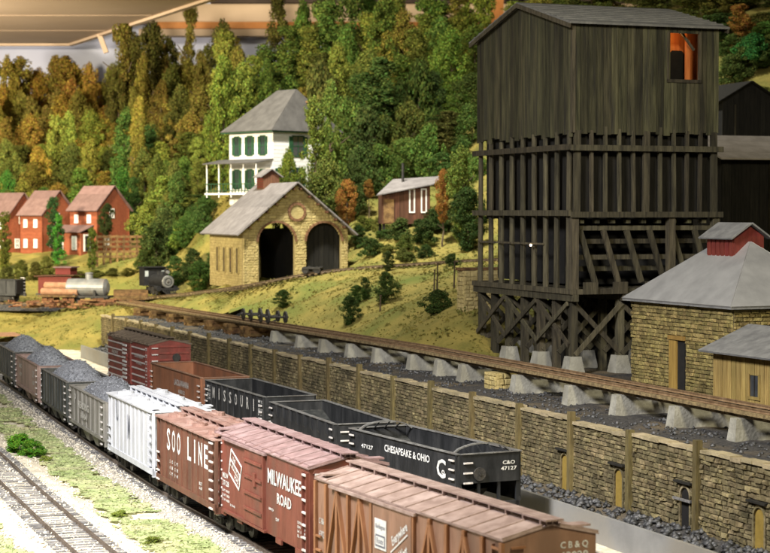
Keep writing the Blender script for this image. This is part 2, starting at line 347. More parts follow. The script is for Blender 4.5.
def grid(name, x0, x1, y0, y1, nx, ny, zf, m, tf=None, smooth=True):
    V = []
    for j in range(ny + 1):
        for i in range(nx + 1):
            a = x0 + (x1 - x0) * i / nx; b = y0 + (y1 - y0) * j / ny
            X, Y = tf(a, b) if tf else (a, b); V.append((X, Y, zf(a, b)))
    I = np.arange((nx + 1) * (ny + 1)).reshape(ny + 1, nx + 1)
    q = np.stack([I[:-1, :-1], I[:-1, 1:], I[1:, 1:], I[1:, :-1]], -1).reshape(-1, 4)
    return link(name, npmesh(name, V, q, m, smooth))
tag(grid('yard_ground', -140, 60, 20, 208, 200, 188, lambda x, y: -.42 + .08 * n3(x * .3, y * .3) + .03 * n3(x * 1.3, y * 1.3), M['sand']), 'pale sandy yard floor under the trains', kind='structure')
tag(grid('coal_shelf', .3, 34, -32, 121, 80, 300, lambda u, s: (shelf_z(s) + .10 * n3(u * .7, s * .7) + .05 * n3(u * 2, s * 2)) if not (u > 10.4 and s > 53) else shelf_z(s) - 1.5 - (u - 8) * .1, M['coalgravel'], xy), 'coal strewn ground between retaining wall and bank', kind='structure')

def scatter_lumps(name, pts, m, smin, smax, seed, lab):
    rg = np.random.default_rng(seed); n = len(pts); pts = np.asarray(pts)
    base = np.array([(1,0,0),(-1,0,0),(0,1,0),(0,-1,0),(0,0,1),(0,0,-.6)], float)
    V = base[None] * rg.uniform(.5, 1.1, (n, 6, 1)); a = rg.uniform(0, 6.28, n); c, s_ = np.cos(a)[:, None], np.sin(a)[:, None]
    x = V[..., 0] * c - V[..., 1] * s_; y = V[..., 0] * s_ + V[..., 1] * c
    sz = rg.uniform(smin, smax, (n, 1))
    V = np.stack([x * sz, y * sz, V[..., 2] * sz * .8], -1) + pts[:, None]
    f = np.array([(0,2,4),(2,1,4),(1,3,4),(3,0,4),(2,0,5),(1,2,5),(3,1,5),(0,3,5)])
    F_ = (np.arange(n)[:, None, None] * 6 + f[None]).reshape(-1, 3)
    o = link(name, npmesh(name, V.reshape(-1, 3), F_, m)); 
    return tag(o, lab, kind='stuff')
rn = random.Random(4)
pts = []
for i in range(3600):
    s = rn.uniform(-14, 118); u = rn.uniform(-2.6, -.15)
    k = (u + 2.6) / 2.45
    pts.append((*xy(u, s), -.42 + .62 * k ** 1.2 + rn.uniform(-.05, .06)))
scatter_lumps('spilled_coal', pts, M['lump'], .13, .30, 5, 'loose coal lumps heaped along the foot of the retaining wall')
# the heap under the lumps
def heap_z(u, s): return -.5 + .62 * max(0, (u + 2.7) / 2.5) ** 1.2 + .06 * n3(u * 2, s * 2)
tag(grid('coal_heap', -2.9, .1, -14, 118, 8, 260, heap_z, M['coalgravel'], xy), 'bank of coal dust at the foot of the retaining wall', kind='stuff')
pts = []
for i in range(3800):
    s = rn.uniform(-10, 118); u = rn.uniform(.5, 8.5)
    if n3(u * .5, s * .25, 4) < -.12: continue
    pts.append((*xy(u, s), shelf_z(s) + .08 * n3(u * .7, s * .7) + .03))
scatter_lumps('shelf_coal', pts, M['lump'], .06, .19, 6, 'loose coal scattered on the shelf under the trestle')

# ------------------------------------------------------------------ stonework
def gen_stones(W, Hh, ch, lmin, lmax, seed, skip=None, gap=.03, cut=None):
    r = random.Random(seed); z = 0; out = []
    while z < Hh - .05:
        h = min(ch * r.uniform(.8, 1.25), Hh - z)
        if Hh - z - h < ch * .4: h = Hh - z
        a = -r.uniform(0, lmin)
        while a < W - .01:
            l = r.uniform(lmin, lmax); a0 = max(a, 0); a1 = min(a + l, W)
            segs = [(a0, a1)]
            for lo_, hi_ in (cut(z + h / 2) if cut else ()):
                segs = [q for s0_, s1_ in segs for q in ((s0_, min(s1_, lo_)), (max(s0_, hi_), s1_)) if q[1] > q[0]]
            for a0, a1 in segs:
                if a1 - a0 > .12 and not (skip and skip((a0 + a1) / 2, z + h / 2)):
                    out.append((a0 + gap / 2, a1 - gap / 2, z + gap / 2, z + h - gap / 2))
            a += l
        z += h
    return out
def stone_verts(r):
    vs = []
    for k, (ins, x) in enumerate(((0, 0), (.02, .55), (.13, 1.0))):
        for (sy, sz) in ((-1, -1), (1, -1), (1, 1), (-1, 1)):
            j = r.uniform(-.07, .07) if k else 0; j2 = r.uniform(-.11, .11) if k else 0
            vs.append((x * (r.uniform(.7, 1.05) if k == 2 else 1), sy * (.5 - ins) + j, sz * (.5 - ins) + j2))
    fs = [(8, 9, 10, 11)]
    for k in (0, 4):
        for i in range(4): fs.append((k + i, k + (i + 1) % 4, k + 4 + (i + 1) % 4, k + 4 + i))
    return vs, fs
def add_stones(mb, rects, org, ax, nrm, depth, seed, z0=0.0):
    r = random.Random(seed); org = Vector(org); ax = Vector(ax); nrm = Vector(nrm)
    for (a0, a1, b0, b1) in rects:
        vs, fs = stone_verts(r); d = depth * r.uniform(.5, 1.15)
        c = org + ax * (a0 + a1) / 2 + Vector((0, 0, z0 + (b0 + b1) / 2))
        mb.add([c + nrm * (v[0] * d) + ax * (v[1] * (a1 - a0)) + Vector((0, 0, v[2] * (b1 - b0))) for v in vs], fs)

# retaining wall ----------------------------------------------------
BAY = 6.04
wall = thing('retaining_wall', 'long tan stone retaining wall with timber posts along the yard', 'wall', (OX, OY, 0), A)
def wtop(s): return shelf_z(s) + .12
DOORS = [(-4.7, 'yellow'), (1.2, 'dark'), (7.3, 'yellow'), (12.9, 'yellow')]
rs = random.Random(8)
stone_me = []
for k in range(10):
    vs, fs = stone_verts(rs); mbs = MB(); mbs.add([(-v[0], v[1], v[2]) for v in vs], fs); stone_me.append(mbs.mesh('stone', M['stone']))
rest = MB(); nst = 0
core = MB()
for k in range(-2, 20):
    s0, s1 = k * BAY, (k + 1) * BAY
    t = (wtop(s0) + wtop(s1)) / 2 + rs.uniform(-.06, .06)
    core.b2(0, .5, s0, s1, -.6, t - .12)
    mbc = MB(); sh = rs.uniform(-.05, .05)
    nseg = 7
    for i in range(nseg):
        a0 = s0 + .18 + (BAY - .3) * i / nseg; a1 = s0 + .18 + (BAY - .3) * (i + 1) / nseg - .03
        mbc.box((.12, (a0 + a1) / 2, t + rs.uniform(-.03, .05)), (.6 + rs.uniform(-.05, .05), a1 - a0 + .02, .13 + rs.uniform(-.02, .04)))
    mbc.build('coping', M['cap'], wall)
    pst = MB(); hh = wtop(s0) + rs.uniform(.22, .5)
    if -2 < k <= 20: pst.box((-.16, s0 + rs.uniform(-.08, .08), (hh - .5) / 2), (.34, .34, hh + .5), Matrix.Rotation(rs.uniform(-.012, .012), 3, 'X'), .92).build('post', M['post'], wall)
    def ct(z, s0=s0): return [(ds - s0 - .5, ds - s0 + .5) for ds, _ in DOORS if z - .4 < 1.5] + [(ds - s0 - .42, ds - s0 + .42) for ds, _ in DOORS if 1.5 <= z - .4 < 1.95]
    rects = gen_stones(BAY, t - .12 + .4, .205, .26, .75, 100 + k, None, cut=ct)
    if -1 <= k <= 0 and nst < 290:
        rr = random.Random(k)
        for (a0, a1, b0, b1) in rects:
            if b1 - .4 < -.1: continue
            o = link('stone', stone_me[rr.randrange(10)], wall, (0, s0 + (a0 + a1) / 2, -.4 + (b0 + b1) / 2))
            o.scale = (rr.uniform(.10, .22), a1 - a0, b1 - b0); nst += 1
            if nst >= 296: over = rects[rects.index((a0, a1, b0, b1)) + 1:]; add_stones(rest, over, (0, s0, -.4), (0, 1, 0), (-1, 0, 0), .17, 777); break
    else:
        add_stones(rest, rects, (0, s0, -.4), (0, 1, 0), (-1, 0, 0), .17, 300 + k)
core.build('core', M['mortar'], wall)
tag(rest.build('stonework', M['stone'], wall), kind='stuff')
# niche surrounds
for (ds, kind) in DOORS:
    mb = MB(); mb.b2(-.04, .02, ds - .38, ds + .38, .1, 1.55)
    arch = [( ds + .38 * math.cos(a), 1.55 + .3 * math.sin(a)) for a in np.linspace(0, math.pi, 9)]
    mb.prism(arch, -.04, .02, 'yz')
    d_ = mb.build('niche_door', M['yellowdoor'] if kind == 'yellow' else M['black'], wall)
    mb = MB()
    mb.ring((-.06, ds, 1.55), .38, .47, .14, 0, math.pi, 8, 'x'); mb.build('arch', M['cap'] if kind == 'dark' else M['stone'], wall)
    mb = MB(); mb.b2(-.13, 0, ds - .5, ds - .38, .05, 1.55); mb.b2(-.13, 0, ds + .38, ds + .5, .05, 1.55); mb.build('jamb', M['stone'], wall)
    MB().b2(-.22, .0, ds - .45, ds + .45, -.05, .08).build('door_sill', M['cap'], wall)
    MB().b2(-.3, .0, ds - .7, ds + .72, 2.1, 2.19).build('lintel', M['darkwood'], wall)
    if kind == 'dark': MB().b2(-.3, -.2, ds - .75, ds + .75, 1.35, 1.45).build('lintel', M['tie'], wall)
# low grey wall -------------------------------------------------------
u0, s0 = us(9.2, 79.3); u1, s1 = us(-29.3, 180)
lw = MB(); 
for i in range(12):
    t0, t1 = i / 12, (i + 1) / 12
    a = Vector((*xy(lerp(u0, u1, t0), s0 + (s1 - s0) * t0), 0)) ; b = Vector((*xy(lerp(u0, u1, t1), s0 + (s1 - s0) * t1), 0))
p_a = Vector((12.6, 70.4, .2)); p_b = Vector((-29.5, 180.5, .2)); 
lowwall = thing('low_wall', 'smooth low grey wall between the gondola track and the coal heap', 'wall', (p_a.x, p_a.y, 0), math.atan2(-(p_b - p_a).x, (p_b - p_a).y))
Lw = (p_b - p_a).length
for i in range(8):
    MB().b2(-.09, .09, Lw * i / 8 + .015, Lw * (i + 1) / 8 - .015, -.6, .82).build('wall_panel', M['conc_wall'], lowwall)

# ------------------------------------------------------------------ tracks
def smooth_path(pts, step=.5):
    pts = [Vector(p) for p in pts]; ext = [2 * pts[0] - pts[1]] + pts + [2 * pts[-1] - pts[-2]]; out = []
    for i in range(1, len(ext) - 2):
        p0, p1, p2, p3 = ext[i-1:i+3]; n = max(2, int((p2 - p1).length / step))
        for k in range(n):
            t = k / n
            out.append(.5 * ((2*p1) + (p2 - p0)*t + (2*p0 - 5*p1 + 4*p2 - p3)*t*t + (3*p1 - p0 - 3*p2 + p3)*t**3))
    out.append(ext[-2]); return out
def resample(path, step):
    out = [path[0].copy()]; acc = 0
    for a, b in zip(path, path[1:]):
        L = (b - a).length; pos = step - acc
        while pos <= L: out.append(a + (b - a) * (pos / L)); pos += step
        acc = (acc + L) % step
    return out
def frames(path):
    for i, p in enumerate(path):
        d = (path[min(i+1, len(path)-1)] - path[max(i-1, 0)]); d.z = 0; d.normalize()
        yield p, d, Vector((d.y, -d.x, 0))
def sweep(path, off, prof):
    V = []; n = len(prof); k = 0
    for p, d, r in frames(path):
        V += [tuple(p + r * (off + a) + Vector((0, 0, b))) for a, b in prof]; k += 1
    mb = MB(); fs = []
    for i in range(k - 1):
        for j in range(n): fs.append((i*n + j, i*n + (j+1) % n, (i+1)*n + (j+1) % n, (i+1)*n + j))
    fs += [tuple(range(n)), tuple((k-1)*n + j for j in reversed(range(n)))]
    return mb.add(V, fs)
RAILP = [(-.07, -.17), (.07, -.17), (.025, -.1), (.045, -.04), (.045, 0), (-.045, 0), (-.045, -.04), (-.025, -.1)]
def track(name, label, pts, rail_m, tie_m, bed_m=None, gauge=1.5, tie_step=.6, tie_w=.26, tie_l=2.6, near=None, bedw=1.6, deep=.5):
    path = resample(smooth_path(pts), 1.0)
    t = thing(name, label, 'railway track')
    for sgn in (-1, 1): sweep(path, sgn * gauge / 2, RAILP).build('rail', rail_m, t)
    mb = MB(); tm = MB().box((0, 0, 0), (tie_l, tie_w, .14)).mesh('tie', tie_m); cnt = 0; r = random.Random(len(pts))
    for p, d, rr in frames(resample(smooth_path(pts), tie_step)):
        rz = math.atan2(d.y, d.x) - math.pi / 2 + r.uniform(-.03, .03); z = p.z - .225 + r.uniform(-.02, .02)
        if near and near(p) and cnt < 290:
            link('tie', tm, t, (p.x, p.y, z), rz); cnt += 1
        else: mb.box((p.x, p.y, z), (tie_l, tie_w, .14), Matrix.Rotation(rz, 3, 'Z'))
    if mb.v: tag(mb.build('ties', tie_m, t), kind='stuff')
    if bed_m:
        V = []
        b = sweep(path, 0, [(-bedw - .9, -deep), (-bedw, -.2), (0, -.19), (bedw, -.2), (bedw + .9, -deep)]).build('ballast', bed_m, None)
        tag(b, 'stone ballast under ' + label, kind='structure')
    return t
NEAR = [(13.2, 38, 0), (9.3, 45.4, 0), (4.87, 54.4, 0), (-1.2, 68.2, 0), (-5.87, 80.4, 0), (-9.8, 90.5, 0), (-13.8, 101.8, 0), (-18.1, 114.6, 0), (-22.1, 126.4, 0), (-26.3, 139.4, 0), (-30.3, 151, 0), (-46, 196, 0)]
GON = [(14.5, 62, 0), (9.4, 71.6, 0), (4.57, 81.2, 0), (-.6, 91.7, 0), (-5.2, 104.8, 0), (-10, 117.7, 0), (-15.2, 131.8, 0), (-20.1, 145, 0), (-33, 178, 0)]
SIDE = [(-5.2, 58, 0), (-11.75, 75.1, 0), (-18.3, 93.2, 0), (-25, 112, 0), (-40, 150, 0)]
track('railway_track', 'railway track carrying the long train of hoppers and boxcars', NEAR, M['rail'], M['tie'], M['ballast'], near=lambda p: 66 < p.y < 112)
track('railway_track', 'railway track under the black gondolas beside the low grey wall', GON, M['rail'], M['tie'], M['ballast'])
track('railway_track', 'empty ballasted track in the lower left foreground', SIDE, M['rail'], M['tie'], None, near=lambda p: 68 < p.y < 112, tie_l=2.7)
tag(sweep(resample(smooth_path(SIDE), 1.0), 0, [(-2.9, -.5), (-2.0, -.23), (0, -.172), (2.0, -.23), (2.9, -.5)]).build('ballast', M['sand']), 'cream ballast under the empty foreground track', kind='structure')
# pebbles on the cream ballast
pts = []
for p, d, r in frames(resample(smooth_path(SIDE), .25)):
    if p.y > 118 or p.y < 66: continue
    for k in range(9): o_ = rn.uniform(-2.8, 2.8); q = p + r * o_; pts.append((q.x, q.y, -.165 - max(0, abs(o_) - 1.5) * .16))
for p, d, r in frames(resample(smooth_path(NEAR), .25)):
    if p.y > 150 or p.y < 60: continue
    for k in range(9): q = p + r * rn.uniform(-2.5, -.9); pts.append((q.x, q.y, -.19 - max(0, -1.6 - (q - p).dot(r)) * .3))
M['pebble'] = mat('pebble', (.42, .37, .28), (.72, .67, .56), 2, .9, 0, rnd=.3)
scatter_lumps('ballast_stones', pts, M['pebble'], .05, .12, 7, 'loose cream ballast stones along the foreground tracks')

# grass strips ---------------------------------------------------------
nearp = resample(smooth_path(NEAR), 1.0); sidep = resample(smooth_path(SIDE), 1.0)
def at_y(path, y):
    for a, b in zip(path, path[1:]):
        if (a.y - y) * (b.y - y) <= 0: return a.x + (b.x - a.x) * (y - a.y) / (b.y - a.y + 1e-9)
    return None
V = []; Fq = []; rg = random.Random(12)
def turf_ok(x, y):
    xn, xs = at_y(nearp, y), at_y(sidep, y)
    if xn is None or xs is None: return False
    w_ = n3(x * .35, y * .35, 2) * .9 + n3(x * 1.2, y * 1.2, 5) * .5 + rg.uniform(-.35, .35)
    if xs + 2.5 + w_ * .7 < x < xn - 2.4 - w_ * .8: return n3(x * .22, y * .22, 7) > -.38
    if x < xs - 3.0 + w_ * .6: return True
    return False
st = .45
yy = 60.0; cells = 0
tu = []
while yy < 170:
    xx = -.215 * yy - 3
    while xx < -.02 * yy:
        if turf_ok(xx, yy):
            b = len(V)
            for (ax, ay) in ((0, 0), (st, 0), (st, st), (0, st)):
                V.append((xx + ax + rg.uniform(-.08, .08), yy + ay + rg.uniform(-.08, .08), -.31 + rg.uniform(0, .06)))
            Fq.append((b, b+1, b+2, b+3))
            for k in range(6):
                bx, by = xx + rg.random() * st, yy + rg.random() * st; h = rg.uniform(.02, .09); a = rg.uniform(0, 6.28); w_ = rg.uniform(.03, .09)
                b = len(V); cx, cy = math.cos(a) * w_, math.sin(a) * w_
                V += [(bx - cx, by - cy, -.3), (bx + cx, by + cy, -.3), (bx + cx * .6 + rg.uniform(-.1, .1), by + cy * .6, -.3 + h), (bx - cx * .6 + rg.uniform(-.1, .1), by - cy * .6, -.3 + h * .9)]
                Fq.append((b, b+1, b+2, b+3))
        xx += st
    yy += st
tag(link('grass', npmesh('grass', V, Fq, M['turf'])), 'pale green ground cover in strips between the foreground tracks', kind='stuff')

# grass on the banks
rg2 = np.random.default_rng(3); n = 70000
px = rg2.uniform(-62, 22, n); py_ = rg2.uniform(112, 236, n)
uu = (px - OX) * CA + (py_ - OY) * SA; ss = -(px - OX) * SA + (py_ - OY) * CA
k = ((uu > 8.6) & (ss > 47)) | ((ss > 121) & (py_ > 192))
k &= np.abs(px / py_) < .235
px, py_ = px[k], py_[k]
pz = np.concatenate([Hs(np.column_stack([px[i:i+4000], py_[i:i+4000]])) for i in range(0, len(px), 4000)])
pz += np.array([.42 * n3(a * .2, b * .2, 3) + .20 * n3(a * .6, b * .6, 9) for a, b in zip(px, py_)])
m_ = len(px); an = rg2.uniform(0, 6.28, m_); ww = rg2.uniform(.06, .16, m_); hh = rg2.uniform(.02, .07, m_)
cx, cy = np.cos(an) * ww, np.sin(an) * ww
lx, ly = rg2.uniform(-.15, .15, (2, m_))
V = np.stack([np.stack([px - cx, py_ - cy, pz - .06], 1), np.stack([px + cx, py_ + cy, pz - .06], 1), np.stack([px + cx * .5 + lx, py_ + cy * .5 + ly, pz + hh], 1), np.stack([px - cx * .5 + lx, py_ - cy * .5 + ly, pz + hh * .8], 1)], 1).reshape(-1, 3)
tag(link('bank_grass', npmesh('bank_grass', V, np.arange(len(V)).reshape(-1, 4), M['tuft'])), 'dry yellow green grass covering the banks', kind='stuff')
# ------------------------------------------------------------------ trestle
def slab(mb, pts, th):
    pts = [Vector(p) for p in pts]; nn = (pts[1] - pts[0]).cross(pts[2] - pts[0]).normalized()
    if nn.z < 0: nn = -nn
    n = len(pts)
    return mb.add(pts + [p + nn * th for p in pts], [tuple(range(n)), tuple(range(2*n-1, n-1, -1))] + [(i, (i+1) % n, n+(i+1) % n, n+i) for i in range(n)])
tr = thing('trestle', 'low track trestle on concrete bents and timber cribs above the stone wall', 'trestle', (OX, OY, 0), A)
TU = 5.0
tp = [Vector((TU, s, trestle_z(s))) for s in np.arange(-24, 137, 2.0)]
for sg in (-1, 1):
    sweep(tp, sg * .62, RAILP).build('rail', M['rustyrail'], tr)
    sweep(tp, sg * 1.04, [(-.08, -.29), (.08, -.29), (.08, -.13), (-.08, -.13)]).build('guard_timber', M['tiebrown'], tr)
    sweep(tp, sg * .72, [(-.16, -.47), (.16, -.47), (.16, -.31), (-.16, -.31)]).build('stringer', M['tiebrown'], tr)
mb = MB(); r = random.Random(2)
tie_me = MB().box((0, 0, 0), (1.9, .24, .14)).mesh('tie', M['darktie']); nt_ = 0
for s in np.arange(-20, 135, 1.1):
    if nt_ < 110 and s > -8: link('tie', tie_me, tr, (TU, s, trestle_z(s) - .24), r.uniform(-.02, .02)); nt_ += 1
    else: mb.box((TU, s, trestle_z(s) - .24), (1.9, .24, .14))
tag(mb.build('ties', M['darktie'], tr), kind='stuff')
def s_at(d, u): return (d - OY - u * SA) / CA
for d in (72.4, 77.8, 83.3, 88.5, 94, 99.1, 105.4, 112.7, 116.3, 120.6, 126.8, 131.9, 137.5, 142.7, 148.8):
    s = s_at(d, 3.6); z0 = shelf_z(s) - .25; z1 = trestle_z(s) - .48; b = r.uniform(.92, 1.06)
    f, g = 3.55, 7.2
    vs = [(f, s - .42*b, z0), (g, s - .42*b, z0), (g, s + .42*b, z0), (f, s + .42*b, z0), (f + .16, s - .28*b, z1), (g - .2, s - .28*b, z1), (g - .2, s + .28*b, z1), (f + .16, s + .28*b, z1)]
    MB().add(vs, [(0,3,2,1),(4,5,6,7),(0,1,5,4),(1,2,6,5),(2,3,7,6),(3,0,4,7)]).build('concrete_bent', M['conc'], tr)
for d in (156.2, 160.9, 167, 173.6, 180, 186.6, 193.2):
    s = s_at(d, 3.6); z0 = shelf_z(s) - .2; z1 = trestle_z(s) - .48; mb = MB(); h = (z1 - z0) / 4
    for k in range(4):
        z = z0 + (k + .5) * h
        if k % 2 == 0:
            for u in (3.75, 6.3): mb.box((u, s, z), (.34, 1.5, h * .97))
        else:
            for q in (-.55, .55): mb.box((5.0, s + q, z), (3.0, .34, h * .97))
    mb.box((5.0, s, (z0 + z1) / 2), (2.3, 1.15, z1 - z0 - .02)); mb.build('timber_crib', M['crib'], tr)
mb = MB(); s = s_at(108.3, 3.6); z0 = shelf_z(s)
blk = thing('stone_block', 'small yellow stone block crib under the trestle near the coal tower', 'stone block', (*xy(4.3, s), z0 - .1), A + .1)
add_stones(mb, gen_stones(1.6, 1.0, .3, .35, .7, 5), (-.7, -.7, 0), (1, 0, 0), (0, -1, 0), .12, 6)
add_stones(mb, gen_stones(1.4, 1.0, .3, .35, .7, 7), (-.7, -.7, 0), (0, 1, 0), (-1, 0, 0), .12, 8)
mb.b2(-.7, .9, -.7, .7, 0, 1.02); mb.build('stonework', M['ehstone'], blk)

# wheel sets standing on the trestle
def axle(name, label, u, s, z, rz, group=None, w=1.5, rad=.5, parent_frame=True):
    x, y = xy(u, s); t = thing(name, label, 'wheel set', (x, y, z), A + rz, group)
    MB().cyl((-w/2 - .25, 0, rad), (w/2 + .25, 0, rad), .09).build('axle', M['blackmetal'], t)
    for q in (-1, 1):
        wh = MB().cyl((q * w/2 - .07, 0, rad), (q * w/2 + .07, 0, rad), rad, rad, 18).build('wheel', M['blackmetal'], t)
        MB().cyl((q * w/2 - .1, 0, rad), (q * w/2 + .1, 0, rad), rad * .3, rad * .3, 10).build('hub', M['steelwheel'], wh)
    return t
for k, px_ in enumerate((252, 259.5, 269.5, 277)):
    X = (px_ - 385) / 1860; d = (43.12 + TU / CA) / (.377 + X); s = s_at(d, TU)
    axle('wheel_set', ['leftmost spare wheel set on the trestle below the engine house', 'second spare wheel set from the left on the trestle track', 'third spare wheel set from the left on the trestle track', 'rightmost spare wheel set on the trestle below the engine house'][k], TU, s, trestle_z(s), .0, 'spare wheel sets on the trestle', 1.5, .48)

# ------------------------------------------------------------------ ledge track
lp = [P(*q) + Vector((0, 0, .28)) for q in LEDGE]
track('railway_track', 'narrow track climbing the grassy ledge past the engine house doors', lp, M['railrust'], M['tiebrown'], None, gauge=1.2, tie_l=2.0)

# ------------------------------------------------------------------ coaling tower
GZ = 3.35
tw = thing('coaling_tower', 'tall dark weathered timber coaling tower on braced legs and concrete piers', 'coaling tower', (11.8, 117, 0), .36)
TX, TY = 10.4, 14.9; r = random.Random(21)
Z1, Z2, Z3, Z4, ZR = 8.9, 13.6, 18.75, 25.6, 27.45
def zr(y): return Z4 + (ZR - Z4) * (1 - abs(y - TY / 2) / (TY / 2))
# clad box: each board its own piece
x = 0.0
while x < TX - .05:
    wd = min(r.uniform(.42, .66), TX - x); zb = Z3 + r.uniform(-.12, .12); y_ = -.06 + r.uniform(-.02, .02)
    if TX - x - wd < .25: wd = TX - x
    xm = x + wd / 2; segs = [(zb, Z4 + .02)]
    if 6.75 < xm < 8.95: segs = [(zb, 22.25), (25.2, Z4 + .02)]
    for a, b in segs: MB().b2(x + .012, x + wd - .012, y_ - .04, y_ + .04, a, b).build('board', M['oldwood'], tw)
    x += wd
y = 0.0
while y < TY - .05:
    wd = min(r.uniform(.5, .75), TY - y); zb = Z3 + r.uniform(-.3, .1)
    if TY - y - wd < .3: wd = TY - y
    x_ = -.06 + r.uniform(-.02, .02); mb = MB()
    mb.prism([(y + .012, zb), (y + wd - .012, zb), (y + wd - .012, zr(y + wd) - .02), (y + .012, zr(y) - .02)], x_ - .04, x_ + .04, 'yz'); mb.build('board', M['oldwood'], tw)
    y += wd
MB().b2(.03, TX, TY - .1, TY, Z3, Z4).b2(TX - .1, TX, .03, TY - .12, Z3, Z4).b2(.03, TX - .15, .1, TY - .15, Z3, Z3 + .2).build('inner_wall', M['darkwood'], tw)
MB().prism([(0, Z4), (TY, Z4), (TY / 2, ZR)], TX - .1, TX, 'yz').build('gable', M['darkwood'], tw)
MB().b2(-.14, .1, -.14, .1, Z3, Z4).build('corner_board', M['oldwood2'], tw)
# roof
for sgn, nm in ((0, 'roof'), (1, 'roof')):
    ya, yb = (-.5, TY / 2) if sgn == 0 else (TY + .5, TY / 2)
    za = Z4 - (ZR - Z4) * .5 / (TY / 2) + .05
    mb = MB(); slab(mb, [(-.5, ya, za), (TX + .55, ya, za), (TX + .55, yb, ZR + .05), (-.5, yb, ZR + .05)], .14)
    rf = mb.build('roof', M['troof'], tw)
    for k in range(1, 9):
        t = k / 9; yk = ya + (yb - ya) * t; zk = za + (ZR - za) * t
        MB().b2(-.52, TX + .57, yk - .05, yk + .05, zk + .12, zk + .215).build('shingle_course', M['troof'], rf)
for q in (-.47, TX + .48):
    mb = MB(); mb.beam((q, -.45, Z4 - .2), (q, TY / 2, ZR - .02), .12, .28); mb.beam((q, TY + .45, Z4 - .2), (q, TY / 2, ZR - .02), .12, .28); mb.build('barge_board', M['oldwood2'], tw)
# window with orange room
mb = MB(); mb.b2(6.6, 6.75, -.16, .1, 22.1, 25.3); mb.b2(8.95, 9.1, -.16, .1, 22.1, 25.3); mb.b2(6.6, 9.1, -.18, .1, 22.05, 22.25)
win = mb.build('window_frame', M['oldwood2'], tw)
for k in range(10): MB().b2(6.0 + k * .42, 6.41 + k * .42, 1.7 + (k % 2) * .02, 1.8, 22.2, Z4 - .05).build('inner_board', M['orange'], tw)
MB().b2(6.0, 10.2, .1, 1.7, 22.0, 22.2).build('inner_floor', M['darkwood'], tw)
MB().b2(8.6, 8.85, .9, 1.15, 22.2, 25.4).build('inner_post', M['orange'], tw)
MB().beam((7.9, .5, 25.4), (8.9, .5, 24.2), .14, .14).build('inner_brace', M['oldwood2'], tw)
MB().b2(7.7, 8.9, 1.62, 1.68, 22.2, 24.0).prism([(7.7, 24.0), (8.9, 24.0), (8.65, 24.25), (7.95, 24.25)], 1.62, 1.68).build('inner_doorway', M['black'], tw)
ll = bpy.data.lights.new('room_bulb', 'POINT'); ll.energy = 34; ll.color = (1.0, .55, .22); ll.shadow_soft_size = .15
lo_ = bpy.data.objects.new('room_bulb', ll); col.objects.link(lo_); lo_.parent = tw; lo_.location = (7.6, .7, 25.1)
# bin: dark lining with studs
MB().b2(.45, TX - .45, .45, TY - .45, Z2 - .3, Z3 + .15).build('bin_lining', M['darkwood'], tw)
for i in range(11):
    xx = .3 + i * (TX - .6) / 10; wdt = .42 if i in (0, 5, 10) else .2
    mb = MB(); mb.beam((xx + r.uniform(-.1, .1), -.02 + r.uniform(-.05, .05), Z2 - .1), (xx, 0, Z3 - .1 + r.uniform(.25, .55)), wdt, .24); mb.build('stud', M['oldwood2'], tw)
for z in (Z3 - .95, Z2): MB().box((TX / 2, -.26, z), (TX + .5, .22, .36)).build('waler', M['oldwood2'], tw)
for i in range(9):
    yy_ = .5 + i * (TY - 1) / 8; mb = MB()
    mb.cyl((0, yy_ + r.uniform(-.1, .1), Z1), (0, yy_, Z3 - .05 + r.uniform(-.2, .25)), .2, .17, 8); mb.build('pole', M['oldwood2'], tw)
for z in (Z3 - .9, Z2 + .1): MB().box((-.28, TY / 2, z), (.2, TY + .4, .36)).build('waler', M['oldwood2'], tw)
MB().box((-.26, TY / 2 + 1.5, 11.7), (.1, TY * .7, .12)).build('brace_rail', M['oldwood2'], tw)
# open storey
MB().b2(1.3, TX - .4, 2.4, TY - .5, Z1 + .2, Z2 - .3).build('shade_core', M['black'], tw)  # black box standing in for the shade inside this storey
for xx in (0.1, 7.0, TX - .15): MB().b2(xx - .24, xx + .24, -.2, .26, Z1, Z2).build('post', M['oldwood2'], tw)
for z, yy_ in ((12.75, .0), (11.9, .6), (10.9, .2), (10.15, .9)): MB().b2(.2, TX - .2, yy_ + .28, yy_ + .5, z - .15, z + .15).build('cross_rail', M['oldwood2'], tw)
for i in range(6):
    xx = .6 + i * 1.65; MB().beam((xx, .2, 12.6), (xx + 1.1, .22, 9.3), .2, .34).build('strut', M['oldwood2'], tw)
for i in range(9): MB().b2(.5 + i * 1.1, .8 + i * 1.1, .0, .5, Z2 - .55, Z2 - .3).build('joist_end', M['oldwood'], tw)
# deck
for xx in (0, 3.5, 7.0, TX): MB().b2(xx - .2, xx + .2, -.5, TY + .4, Z1 - .75, Z1 - .32).build('cap_beam', M['oldwood2'], tw)
for k in range(12):
    xa = -.3 + k * (TX + .6) / 12; MB().b2(xa, xa + (TX + .6) / 12 - .04, -.45, TY + .4, Z1 - .31, Z1 + r.uniform(-.02, .05)).build('deck_plank', M['oldwood2'], tw)
for k, xx in enumerate((.5, 2.6, 4.9, 7.4, 9.4)): MB().b2(xx, xx + 1.0, -.62, -.47, Z1 - .3, Z1 + .45).build('kick_board', M['oldwood2'], tw)
